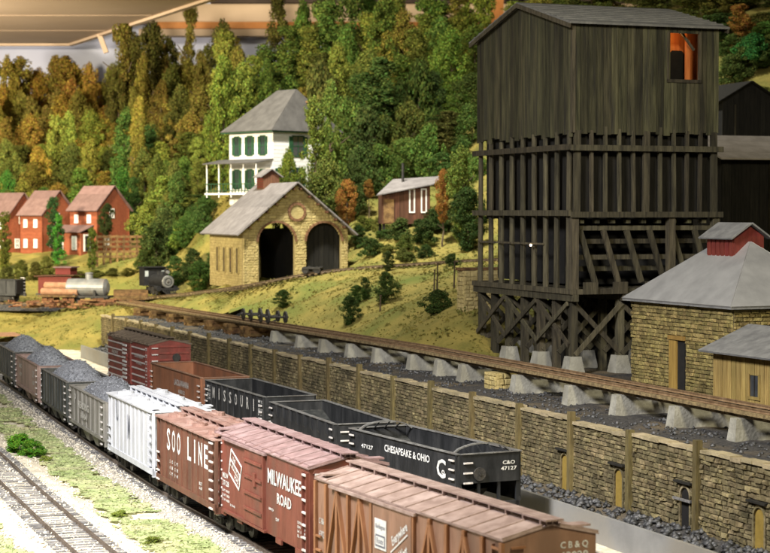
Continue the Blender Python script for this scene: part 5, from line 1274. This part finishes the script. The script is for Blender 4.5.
MB().b2(-1.1, 1.1, -1.9, 1.9, .6, .75).build('floor', M['crib'], gb)
for x in (-1.1, 1.05):
    for k in range(3): MB().b2(x, x + .08, -1.9, 1.9, .75 + k * .32, 1.04 + k * .32).build('side_plank', M['crib'], gb)
for y in (-1.9, 1.82): MB().b2(-1.1, 1.1, y, y + .08, .75, 1.68).build('end_plank', M['crib'], gb)
for y in (-1.2, 1.2):
    for s_ in (-.7, .7): MB().cyl((s_ - .06, y, .36), (s_ + .06, y, .36), .36, .36, 12).build('wheel', M['blackmetal'], gb)
# steam locomotive
q = P(168, 298, 203.5); q.z = P(164, 298, 204.5).z + .28
q2 = P(150, 299, 209)
lo = thing('steam_locomotive', 'small black steam locomotive facing the camera on the ledge track', 'locomotive', q, .48); lo.scale = (.88, .88, .88)
BM = mat('loco_black', (.008, .008, .0085), (.02, .02, .021), 3, .6, .1, spec=.25); BM.node_tree.nodes['Principled BSDF'].inputs['Roughness'].default_value = .75; GM = mat('smokebox_grey', (.12, .12, .115), (.22, .22, .21), 3, .5, .1, metal=.3)
MB().cyl((0, 0, 1.75), (0, 5.0, 1.75), .82, .85, 22).build('boiler', BM, lo)
fr_ = MB().cyl((0, -.12, 1.75), (0, 0, 1.75), .70, .80, 22).build('smokebox_front', GM, lo)
MB().ring((0, -.1, 1.75), .40, .48, .1, 0, 6.283, 18).build('smokebox_ring', BM, fr_); MB().cyl((0, -.22, 1.75), (0, -.1, 1.75), .12, .2, 10).build('number_plate', M['steelwheel'], fr_)
MB().cyl((0, .5, 2.5), (0, .5, 3.35), .22, .3, 14).build('smokestack', BM, lo)
MB().cyl((0, 1.9, 2.5), (0, 1.9, 3.0), .34, .3, 14).build('steam_dome', BM, lo); MB().cyl((0, 3.1, 2.5), (0, 3.1, 2.95), .3, .26, 14).build('sand_dome', BM, lo)
MB().cyl((0, -.1, 2.95), (0, .25, 2.95), .2, .2, 12).build('headlight', M['tanksilver'], lo)
MB().b2(-1.45, 1.45, 4.6, 6.4, 1.1, 3.4).build('cab', BM, lo); mb = MB(); slab(mb, [(-1.6, 4.3, 3.4), (1.6, 4.3, 3.4), (1.6, 6.7, 3.4), (-1.6, 6.7, 3.4)], .1); mb.build('cab_roof', BM, lo)
for x in (-1.1, 1.1): MB().b2(x - .22, x + .22, 4.55, 4.6, 2.3, 3.0).build('cab_window', M['curtain'], lo)
MB().b2(-1.3, 1.3, -.55, -.35, .75, 1.0).build('pilot_beam', BM, lo)
for k in range(7): MB().beam((-.9 + k * .3, -.5, .75), (-.45 + k * .15, -1.0, .2), .08, .08).build('pilot_bar', BM, lo)
for x in (-1.1, 1.1): MB().cyl((x, .2, .9), (x, 1.3, .9), .34, .34, 12).build('cylinder', BM, lo)
for y in (1.9, 3.1, 4.3):
    for x in (-.78, .78): MB().cyl((x - .07, y, .58), (x + .07, y, .58), .58, .58, 18).build('driving_wheel', M['blackmetal'], lo)
MB().b2(-1.2, 1.2, .3, 5, 1.15, 1.22).build('running_plate', BM, lo); MB().b2(-.6, .6, -.4, 6.2, .55, .95).build('frame', BM, lo)
# ------------------------------------------------------------------ foliage
def crown_mesh(name, seed, kind, nclump, nleaf, leaf):
    """unit crown: height 1 (z 0..1), radius about .5; clumps of small leaf faces"""
    g = np.random.default_rng(seed); C = []
    lob = g.uniform(0, 6.28, 5)
    for i in range(nclump):
        z = g.uniform(0, 1)
        if kind == 'column': pr = .36 * (1 - .55 * z ** 2.2) * (.55 + .45 * min(1, z / .12))
        elif kind == 'oval': pr = .5 * math.sqrt(max(0, 1 - (2 * z - 1) ** 2)) * (1.1 - .35 * z)
        elif kind == 'spire': pr = .34 * (1 - z) ** .7 + .03
        elif kind == 'ragged': pr = .42 * (.45 + .55 * abs(math.sin(z * 7 + lob[0]))) * (1 - .7 * z ** 3)
        else: pr = .5 * math.sqrt(max(0, 1 - (z) ** 2))
        a = g.uniform(0, 6.28); pr *= 1 + .28 * math.sin(2 * a + lob[1] + z * 5) + .18 * math.sin(3 * a + lob[2] - z * 9)
        rr = pr * math.sqrt(g.uniform(.12, 1))
        C.append((math.cos(a) * rr + .06 * math.sin(z * 6 + lob[3]), math.sin(a) * rr + .06 * math.cos(z * 5 + lob[4]), z))
    C = np.array(C); n = nclump * nleaf
    cr = g.uniform(.08, .17, (nclump, 1, 1))
    off = g.normal(0, 1, (nclump, nleaf, 3)); off /= np.linalg.norm(off, axis=-1, keepdims=True); off *= g.uniform(.3, 1, (nclump, nleaf, 1)) ** .5
    asp = 1.0 if kind == 'round' else (.5 if kind == 'oval' else .33)
    off *= cr; off[..., 2] *= asp * 1.0
    P0 = (C[:, None] + off).reshape(-1, 3)
    nn = off.reshape(-1, 3) / (np.linalg.norm(off.reshape(-1, 3), axis=1, keepdims=True) + 1e-9) + g.normal(0, .7, (n, 3)); nn[:, 2] += .35
    nn /= np.linalg.norm(nn, axis=1, keepdims=True)
    t = np.cross(nn, g.normal(0, 1, (n, 3))); t /= np.linalg.norm(t, axis=1, keepdims=True) + 1e-9; b = np.cross(nn, t)
    s1 = (leaf * g.uniform(.6, 1.4, (n, 1))); s2 = s1 * g.uniform(.5, .9, (n, 1))
    zs = np.array([1, 1, asp]); t *= zs; b *= zs
    V = np.stack([P0 - t * s1, P0 + b * s2, P0 + t * s1 + nn * s1 * .25 * zs, P0 - b * s2], 1).reshape(-1, 3)
    return npmesh(name, V, np.arange(len(V)).reshape(-1, 4), M['leaf'])
def trunk_mesh(name, seed, limbs=5):
    g = random.Random(seed); mb = MB(); p = Vector((0, 0, -.12)); rad = .028
    pts = [p]
    for k in range(5):
        q = Vector((g.uniform(-.02, .02), g.uniform(-.02, .02), -.12 + (k + 1) * .2)); mb.cyl(p, q, rad, rad * .8, 6); p = q; rad *= .8; pts.append(q)
    for k in range(limbs):
        z = g.uniform(.15, .75); a = g.uniform(0, 6.28); l = g.uniform(.12, .28); mb.cyl((0, 0, z), (math.cos(a) * l, math.sin(a) * l, z + l * .6), .010, .004, 5)
    return mb.mesh(name, M['bark'])
CR = {}
for kind, cnt in (('column', 5), ('oval', 4), ('ragged', 4), ('spire', 2), ('round', 4)):
    CR[kind] = [crown_mesh('crown', 10 * i + len(kind), kind, {'column': 135, 'oval': 150, 'ragged': 130, 'spire': 100, 'round': 85}[kind], 105, {'column': .027, 'oval': .023, 'ragged': .026, 'spire': .025, 'round': .026}[kind]) for i in range(cnt)]
TRM = [trunk_mesh('trunk', k) for k in range(4)]
tr_r = random.Random(77)
def tree(name, label, cat, x, y, z, h, wd, colr, kind, group, trunkvis=.08):
    t = thing(name, label, cat, (x, y, z), tr_r.uniform(0, 6.28), group)
    o = link('crown' if cat == 'tree' else 'foliage', tr_r.choice(CR[kind]), t, (0, 0, h * trunkvis)); o.scale = (wd, wd, h * (1 - trunkvis)); o.color = (*colr, 1)
    o = link('trunk' if cat == 'tree' else 'stem', tr_r.choice(TRM), t, (0, 0, 0)); o.scale = (h * .6, h * .6, h * .8)
    return t
def jit(c, a=.22): k = tr_r.uniform(1 - a, 1 + a); return tuple(max(0, v * k * tr_r.uniform(.9, 1.1)) for v in c)
ORG = (.27, .18, .032); OLV = (.21, .175, .034); GRN = (.10, .155, .028); YGR = (.17, .195, .034); DKG = (.06, .09, .02); BRT = (.10, .19, .03); DOL = (.11, .115, .024); RUST = (.27, .13, .03)
CN = {ORG: 'orange brown', OLV: 'olive brown', GRN: 'mid green', YGR: 'yellow green', DKG: 'dark green', BRT: 'bright green', DOL: 'dark olive'}
ORD = ('first', 'second', 'third', 'fourth', 'fifth', 'sixth', 'seventh', 'eighth', 'ninth', 'tenth', 'eleventh', 'twelfth', 'thirteenth', 'fourteenth', 'fifteenth', 'sixteenth', 'seventeenth', 'eighteenth')
def row(d, x0, x1, n, top0, top1, pal, kinds, wpx, lab, group, hmin=4.5, hmax=30, skip=()):
    got = []
    for k in range(n):
        px_ = x0 + (x1 - x0) * (k + .5 + tr_r.uniform(-.38, .38)) / n; dd = d + tr_r.uniform(-4, 4)
        ty = top0 + (top1 - top0) * tr_r.random()
        if any(a <= px_ <= b for a, b in skip): continue
        p = P(px_, ty, dd); zg = H(p.x, p.y); h = max(hmin, min(hmax, p.z - zg))
        w_ = tr_r.uniform(*wpx) * 1.22 * dd / FPX; kd = tr_r.choice(kinds); cc = tr_r.choice(pal)
        if kd in ('column', 'spire', 'ragged'): w_ *= 1.3
        got.append((px_, tree(group_name(kd), lab, 'tree', p.x, p.y, zg - .2, h, w_, jit(cc), kd, group), CN[cc], {'column': 'columnar', 'spire': 'pointed', 'ragged': 'ragged', 'oval': 'leafy', 'round': 'rounded'}[kd]))
    got.sort(key=lambda g: g[0])
    for i, (_, t, cn, kn) in enumerate(got): t['label'] = '%s %s tree, %s from left %s' % (cn, kn, ORD[i], lab)
def group_name(kd): return {'column': 'columnar_tree', 'spire': 'columnar_tree', 'ragged': 'ragged_tree', 'oval': 'leafy_tree', 'round': 'leafy_tree'}[kd]
CK = ('column', 'oval', 'oval', 'oval')
GL = 'autumn coloured forest on the left'
LB = lambda s: s
# left forest, back to front
row(318, -12, 112, 14, 56, 88, (ORG, OLV, ORG), CK, (18, 26), 'in the topmost row of the left forest', GL)
row(303, -12, 112, 14, 80, 116, (ORG, OLV, OLV), CK, (18, 28), 'in the second row down of the left forest', GL)
row(288, -10, 130, 13, 112, 152, (ORG, OLV, ORG, YGR), CK, (18, 28), 'in the third row down of the left forest', GL)
row(274, -10, 150, 14, 140, 178, (OLV, ORG, DOL, OLV), CK, (18, 28), 'in the fourth row down of the left forest', GL)
row(262, -10, 160, 14, 166, 200, (OLV, ORG, GRN, OLV), CK, (14, 22), 'in the row just behind the red houses', GL)
# behind and around the engine house
GM2 = 'green and olive forest left of the white house'
row(315, 108, 240, 9, 34, 72, (OLV, DOL, ORG), CK, (16, 26), 'in the row against the backdrop', GM2)
row(296, 115, 235, 9, 52, 92, (OLV, OLV, DOL), CK, (16, 26), 'in the second row before the backdrop', GM2)
row(278, 125, 232, 9, 86, 124, (OLV, DOL, OLV, YGR), CK, (16, 26), 'in the middle row left of the white house', GM2)
row(262, 135, 226, 8, 116, 152, (DOL, OLV, YGR), CK, (16, 26), 'in the row level with the white house roof', GM2)
row(248, 140, 222, 8, 140, 178, (GRN, DOL, YGR), CK, (16, 26), 'in the row above the engine house roof', GM2)
row(236, 142, 214, 7, 172, 204, (GRN, DKG, YGR), ('oval', 'ragged', 'round'), (18, 28), 'in the low row left of the engine house', GM2, 3.5)
row(224, 146, 206, 5, 200, 232, (GRN, DKG), ('oval', 'round'), (18, 28), 'in the lowest row beside the engine house', GM2, 3)
# behind the white house
GH = 'green forest around the white house'
row(270, 215, 330, 7, 18, 60, (YGR, GRN, OLV), ('oval', 'column', 'ragged'), (20, 32), 'in the high row behind the white house', GH)
row(250, 212, 330, 7, 50, 92, (YGR, GRN, OLV), ('oval', 'column'), (20, 32), 'in the row close behind the white house', GH)
# central green mass
GC = 'dense green trees between the white house and the coaling tower'
row(282, 300, 490, 10, -30, 6, (YGR, OLV, GRN), ('oval', 'ragged', 'column'), (22, 34), 'in the row cut by the picture top', GC)
row(264, 305, 490, 10, -8, 34, (GRN, YGR, OLV), ('oval', 'ragged'), (24, 36), 'in the second row of the central forest', GC)
row(250, 308, 485, 9, 24, 68, (GRN, DOL, YGR), ('oval', 'ragged'), (24, 38), 'in the third row of the central forest', GC)
row(237, 308, 485, 9, 56, 98, (GRN, DOL, DKG), ('oval', 'ragged', 'round'), (24, 38), 'in the fourth row of the central forest', GC)
row(225, 310, 485, 8, 88, 126, (DKG, GRN, DOL), ('oval', 'ragged', 'round'), (24, 36), 'in the fifth row of the central forest', GC)
row(213, 312, 480, 8, 120, 154, (DKG, GRN), ('oval', 'round'), (22, 34), 'in the row above the brown shed', GC, 3, skip=())
row(203, 318, 480, 7, 150, 176, (DKG, GRN, DOL), ('oval', 'round'), (20, 30), 'in the row level with the brown shed', GC, 3, skip=((372, 450),))
# behind the tower and right
GR = 'shaded trees behind the coaling tower'
row(246, 495, 720, 9, -24, 2, (OLV, DOL, YGR), ('oval', 'ragged'), (26, 38), 'in the row above the tower roof', GR)
row(228, 690, 800, 5, -22, 20, (OLV, DKG, DOL), ('oval', 'ragged'), (28, 40), 'in the top right corner', GR)
row(202, 728, 800, 3, 40, 60, (BRT, DKG), ('oval', 'round'), (28, 38), 'on the slope right of the tower', GR, 3)
row(212, 700, 800, 6, 8, 40, (DKG, DOL, OLV), ('oval', 'ragged'), (24, 36), 'in the second row of the right corner', GR, 3)
row(194, 722, 800, 5, 52, 80, (DKG, DKG, DOL), ('oval', 'round'), (20, 30), 'in the third row of the right corner', GR, 3)
row(186, 715, 800, 4, 84, 120, (DKG, DKG, DOL), ('oval', 'round'), (22, 34), 'in the row by the black gabled shed', GR, 3)

# trees that stand out one by one
def one(label, px_, d, ty, wpx, colr, kind, hmin=1.2, tv=.06, cat='tree', name=None, by=None):
    p = P(px_, ty, d); zg = H(p.x, p.y)
    if by is not None: zg = min(zg + 3, max(zg - 3, P(px_, by, d).z))
    h = max(hmin, p.z - zg)
    return tree(name or group_name(kind), label, cat, p.x, p.y, zg - .1, h, wpx * d / FPX * (1.3 if kind in ('column', 'spire', 'ragged') else 1), colr, kind, None, tv)
one('tall yellow olive poplar standing above the left forest', 125, 300, 12, 22, (.17, .14, .028), 'column')
one('wide dark olive tree right of the tall poplar', 152, 303, 24, 34, (.10, .095, .02), 'oval')
one('slender tall tree reaching the top of the picture', 188, 300, -6, 20, (.15, .125, .025), 'ragged')
one('leafy olive tree in front of the orange beam', 222, 300, 24, 34, (.12, .115, .025), 'oval')
one('feathery tree just left of the central green mass', 277, 285, -6, 30, (.13, .12, .025), 'ragged')
one('bright green conical tree amid the brown left forest', 124, 264, 110, 24, (.085, .15, .03), 'column')
one('dark green columnar tree right of the bright conical one', 147, 262, 126, 22, (.045, .085, .02), 'column')
one('slim bright green tree between the red house and the engine house', 123, 247, 168, 15, (.06, .15, .022), 'column')
one('dark slim tree right of the slim bright green tree', 134, 247, 178, 13, (.03, .06, .012), 'column')
one('bright green leaning tree between two red houses', 58, 232, 214, 16, (.06, .19, .025), 'spire')
one('dark tree against the gable of the middle red house', 54, 236, 198, 15, (.03, .07, .02), 'column')
one('dark tree at the gable corner of the red house by the fence', 106, 237, 204, 17, (.04, .055, .014), 'oval', tv=.45)
one('olive tree in front of the leftmost red house', 4, 232, 212, 13, (.11, .12, .02), 'column')
one('bright green bush at the left edge above the red houses', 6, 262, 172, 20, (.07, .19, .03), 'oval')
one('young green tree before the crib fence', 92, 230, 228, 10, (.10, .13, .02), 'column')
one('yellow green tree in front of the white house corner', 288, 200, 152, 22, (.12, .15, .02), 'oval')
one('feathery light green tree right of the white house', 315, 200, 100, 26, (.12, .15, .025), 'ragged')
one('second feathery green tree overlapping the white house roof', 330, 204, 86, 30, (.09, .125, .022), 'oval')
one('orange autumn shrub right of the engine house gable', 347, 196, 180, 21, RUST, 'oval', tv=.42)
one('small orange shrub above the engine house roof end', 369, 202, 179, 11, (.22, .11, .025), 'oval', tv=.6)
one('orange autumn tree right of the brown shed', 443, 184, 170, 16, RUST, 'oval', tv=.35)
one('green rounded tree right of the brown shed', 462, 184, 148, 30, (.13, .17, .03), 'oval')
one('dark rounded bush below the orange tree', 468, 180, 188, 34, (.035, .06, .014), 'oval')
one('autumn tinted tree hanging over the tower roof at the right', 742, 200, 4, 26, (.24, .12, .025), 'ragged')
one('bright green ball tree at the right edge', 752, 196, 34, 32, (.04, .15, .03), 'round', tv=.3)
def bush(label, px_, py, d, wpx, hpx, colr, kind='round'):
    p = P(px_, py, d); zg = H(p.x, p.y); w_ = wpx * d / FPX; h = hpx * d / FPX
    return tree('shrub', label, 'shrub', p.x, p.y, zg - .05, h, w_, colr, kind, None, .02)
def find(px_, py):
    """where the sight line through a measured point meets the slope"""
    best = 150
    for d in np.arange(112, 240, .5):
        p = P(px_, py, d)
        if p.z < H(p.x, p.y): return d
    return 175
GB = [(283, 309, 14, 18, 'round green bush on the bank above the spare wheel sets'), (350, 325, 16, 28, 'dark bush low on the bank below the engine house'), (357, 303, 14, 18, 'upper dark bush on the bank right of the engine house'), (366, 300, 9, 22, 'slim dark bush on the bank right of the engine house'),
      (386, 303, 20, 30, 'dark green bush in the middle of the bank'), (437, 313, 26, 22, 'broad dark bush on the bank left of the coaling tower'), (388, 272, 10, 20, 'small dark tree beside the ledge track below the brown shed'), (452, 266, 13, 12, 'round dark bush beside the ledge track near the tower'),
      (400, 240, 22, 20, 'dark shrub under the left stilts of the brown shed'), (424, 243, 24, 22, 'dark shrub under the middle of the brown shed'), (440, 232, 22, 26, 'dark shrub at the right corner of the brown shed'), (425, 258, 18, 12, 'low olive shrub above the ledge track'),
      (372, 256, 20, 16, 'olive bush right of the engine house wall'), (360, 248, 14, 22, 'dark bush at the right corner of the engine house')]
for px_, py, w_, h_, lab in GB: bush(lab, px_, py, find(px_, py), w_ * 1.15, h_, jit((.045, .075, .016)), 'oval' if h_ > w_ else 'round')
for k, (px_, d, w_) in enumerate(((216, 205, 22), (228, 203, 24), (241, 202, 20), (254, 203, 16))): bush('green shrub under the white house porch, %s from left' % ORD[k], px_, 200, d, w_, 24, jit((.09, .13, .025)), 'oval')
for k, px_ in enumerate((8, 22, 36, 48, 66, 80, 96, 112, 128, 142, 156)):
    bush(['olive bush at the left edge below the red houses', 'second olive bush from the left below the red houses', 'third olive bush below the red houses', 'olive bush below the gap between red houses', 'olive bush above the caboose', 'olive bush above the logs', 'olive bush above the tank car', 'olive bush below the crib fence', 'olive bush right below the crib fence end', 'olive bush above the small locomotive', 'green bush right of the small locomotive'][k], px_, 270 + (k * 7) % 9, 226, 15, (16 + (k * 5) % 8) if k < 4 or k > 8 else 8, jit((.10, .105, .02) if k < 9 else (.06, .10, .02)), 'oval')
for k, (px_, d) in enumerate(((176, 208), (192, 207), (203, 212), (186, 216), (212, 205), (199, 203), (206, 219), (194, 224))):
    bush('dense green bush on the slope left of the engine house, %s' % ('nearest the locomotive', 'second from the locomotive', 'at the engine house corner', 'behind the others', 'against the side wall', 'before the side wall', 'high by the porch', 'uphill of the others')[k], px_, 270, d, 24, 30, jit((.055, .10, .02)), 'oval')
wb = random.Random(31)
spots = sorted((wb.uniform(362, 474), wb.uniform(228, 262)) for _ in range(14))
for k, (px_, py) in enumerate(spots):
    bush('olive green shrub on the slope between brown shed and ledge track, %s from left' % (ORD + ('nineteenth', 'twentieth'))[k], px_, py, find(px_, py), wb.uniform(10, 20), wb.uniform(6, 15), jit(wb.choice(((.10, .13, .025), (.14, .15, .03), (.06, .095, .02)))), 'round')
# weeds on the banks
wr = np.random.default_rng(15); V = []; nw = 0
while nw < 900:
    x, y = wr.uniform(-45, 16), wr.uniform(116, 215); u, s_ = us(x, y)
    if not ((u > 9 and s_ > 50) or s_ > 122) or abs(x / y) > .22: continue
    if n3(x * .15, y * .15, 6) < -.05: continue
    z = H(x, y); nw += 1; rad = wr.uniform(.12, .42)
    for k in range(14):
        c = np.array([x, y, z]) + wr.normal(0, 1, 3) * rad * np.array([.6, .6, .3]) + np.array([0, 0, rad * .35])
        t1 = wr.normal(0, 1, 3); t1 /= np.linalg.norm(t1); t2 = np.cross(t1, wr.normal(0, 1, 3)); t2 /= np.linalg.norm(t2); q = wr.uniform(.05, .13)
        V += [c - t1 * q, c + t2 * q * .7, c + t1 * q, c - t2 * q * .7]
M['weed'] = mat('weed', (.09, .11, .022), (.24, .20, .05), .3, .9, 0, rnd=.3, transl=.25)
tag(link('bank_weeds', npmesh('bank_weeds', V, np.arange(len(V)).reshape(-1, 4), M['weed'])), 'low weeds scattered over the grassy banks', kind='stuff')
# foreground bush
fb = P(22, 446, 105)
def fbush(px_, d, wm, hm, colr, lab): p = P(px_, 440, d); tree('shrub', lab, 'shrub', p.x, p.y, -.35, hm, wm, colr, 'round', None, .02)
fbush(20, 108, 1.7, 1.15, (.10, .25, .02), 'bright green bush on the grass strip in the left foreground')
fbush(32, 107.0, 1.5, .95, (.09, .22, .02), 'lower bright green bush touching the foreground bush on its right')
for k, (px_, py) in enumerate(((45, 462), (120, 518), (152, 545))):
    d = FPX * (CH + .3) / (py - HZ); p = P(px_, py, d); tree('shrub', ['tiny green tuft right of the foreground bush', 'small yellow green tuft in the middle of the grass strip', 'small yellow green tuft at the bottom of the grass strip'][k], 'shrub', p.x, p.y, -.32, .3, .8, (.22, .27, .05), 'round', None, .0)

# bare posts on the bank and the ruined stone pier
for k, (px_, py, hh_) in enumerate(((380, 312, 1.6), (434, 294, 2.2), (437, 292, 2.6), (454, 288, 2.4))):
    d = find(px_, py); p = P(px_, py, d); t = thing('post', ['thin green post on the bank below the brown shed', 'thin bare pole on the bank, left of a pair', 'thin bare pole on the bank, right of a pair', 'thin pole beside the ruined stone pier'][k], 'post', (p.x, p.y, p.z - .3))
    MB().cyl((0, 0, 0), (.05, 0, hh_), .09, .06, 6).build('shaft', M['bark'], t); MB().cyl((.05, 0, hh_), (.05, 0, hh_ + .08), .11, .11, 6).build('cap', M['bark'], t)
d = find(468, 312); p = P(468, 312, d)
rp_ = thing('stone_pier', 'ruined yellow stone pier behind the coaling tower leg', 'stone pier', (p.x - .3, p.y, p.z - .4), .36)
for k in range(2):
    mb = MB(); x0 = k * 1.7; add_stones(mb, gen_stones(1.1, 3.4, .3, .35, .7, 90 + k), (x0, 0, 0), (1, 0, 0), (0, -1, 0), .12, 95); add_stones(mb, gen_stones(1.2, 3.4, .3, .35, .7, 92 + k), (x0, 0, 0), (0, 1, 0), (-1, 0, 0), .12, 96); mb.b2(x0, x0 + 1.1, 0, 1.2, 0, 3.4); mb.build('stone_column', M['ehstone'], rp_)
MB().b2(-.2, 3.1, .1, 1.1, 3.42, 3.62).build('cap_beam', M['crib'], rp_)
# pale platform and road at the far left
mb = MB(); q = P(4, 331, 196)
pf_ = thing('platform', 'small tan wooden platform at the left edge beyond the coal hoppers', 'platform', (q.x, q.y, 0), .36)
for k in range(6): MB().b2(-3.2 + k * .8, -2.43 + k * .8, -2, 3, .75, .87).build('plank', M['log'], pf_)
for x in (-3, 1.4):
    for y in (-1.8, 2.8): MB().b2(x - .12, x + .12, y - .12, y + .12, -.5, .74).build('leg', M['crib'], pf_)
rp0 = [P(-20, 318, 208), P(30, 312, 209), P(70, 308, 208), P(98, 305.5, 205)]
V = []
for a_ in rp0:
    for o_ in (-1.6, 1.6): V.append((a_.x, a_.y + o_, H(a_.x, a_.y + o_) + .14))
tag(MB().add(V, [(2*i, 2*i+1, 2*i+3, 2*i+2) for i in range(3)]).build('road', M['road']), 'pale dirt road behind the grassy mound', kind='structure')

# ------------------------------------------------------------------ backdrop and upper deck
bz = 345
def panel(name, pts, th, m, lab):
    mb = MB(); slab(mb, pts, th); return tag(mb.build(name, m), lab, kind='structure')
panel('backdrop', [(-140, bz, -5), (110, bz, -5), (110, bz, 60), (-140, bz, 60)], .6, M['bluewall'], 'pale blue painted backdrop behind the forest')
uz = P(40, 43.5, 335).z
e0, e1 = P(72, 43.5, 335), P(205, 0, 335 * (uz - CH) / (P(205, 0, 335).z - CH))
k_ = (e1 - e0); e2 = e1 + k_ * .12
deck = link('upper_deck', None); tag(deck, 'beige underside of the upper deck above the left forest', kind='structure')
mb = MB(); slab(mb, [(-150, 335, uz), (e0.x, 335, uz), (e1.x, e1.y, uz), (e2.x, e2.y, uz), (-150, e2.y, uz)], 1.2); mb.build('deck_panel', M['beige'], deck)
mb = MB(); mb.beam((e0.x, 335, uz + .4), (e2.x, e2.y, uz + .4), 1.0, 1.6); mb.beam((-150, 335.6, uz + .4), (e0.x, 335.6, uz + .4), 1.0, 1.6); mb.build('edge_beam', M['beige'], deck)
for k in (1, 2):
    yk = 335 - 24 * k; MB().b2(-150, e0.x + k_.x * (335 - yk) / (335 - e1.y) - 1, yk - .06, yk + .06, uz - .07, uz - .01).build('seam_strip', M['beigedark'], deck)
q = e0 + k_ * .26; MB().beam((q.x + .9, q.y, uz - 3.2), (q.x - .3, q.y, uz), .8, .8).build('strut', M['beige'], deck)
d2 = link('upper_deck', None); tag(d2, 'rear part of the upper deck with an orange beam', kind='structure')
za_, zb_ = P(200, 30, 340).z, P(200, 23.5, 340).z
MB().b2(P(140, 0, 340).x, 60, 338, 341, P(0, 37, 340).z, za_).build('deck_edge', M['beigedark'], d2)
MB().b2(P(158, 0, 340).x, 60, 337.3, 340.5, za_, zb_).build('beam', M['pine'], d2)
MB().b2(P(126, 0, 340).x, 60, 338.4, 341, zb_, P(0, 5, 340).z).build('deck_panel', M['beige'], d2)
MB().b2(P(212, 0, 340).x, 60, 336.5, 341, P(0, 5, 340).z, 62).build('dark_panel', M['darkdeck'], d2)
pp_ = thing('roof_post', 'tan post behind the trees beside the tower roof', 'post', (P(497, 10, 330).x, 330, 20), 0)
MB().b2(-1.1, 1.1, -1, 1, 0, 42).build('shaft', M['pine'], pp_); MB().b2(-1.3, 1.3, -1.2, 1.2, -.6, 0).build('foot', M['pine'], pp_)
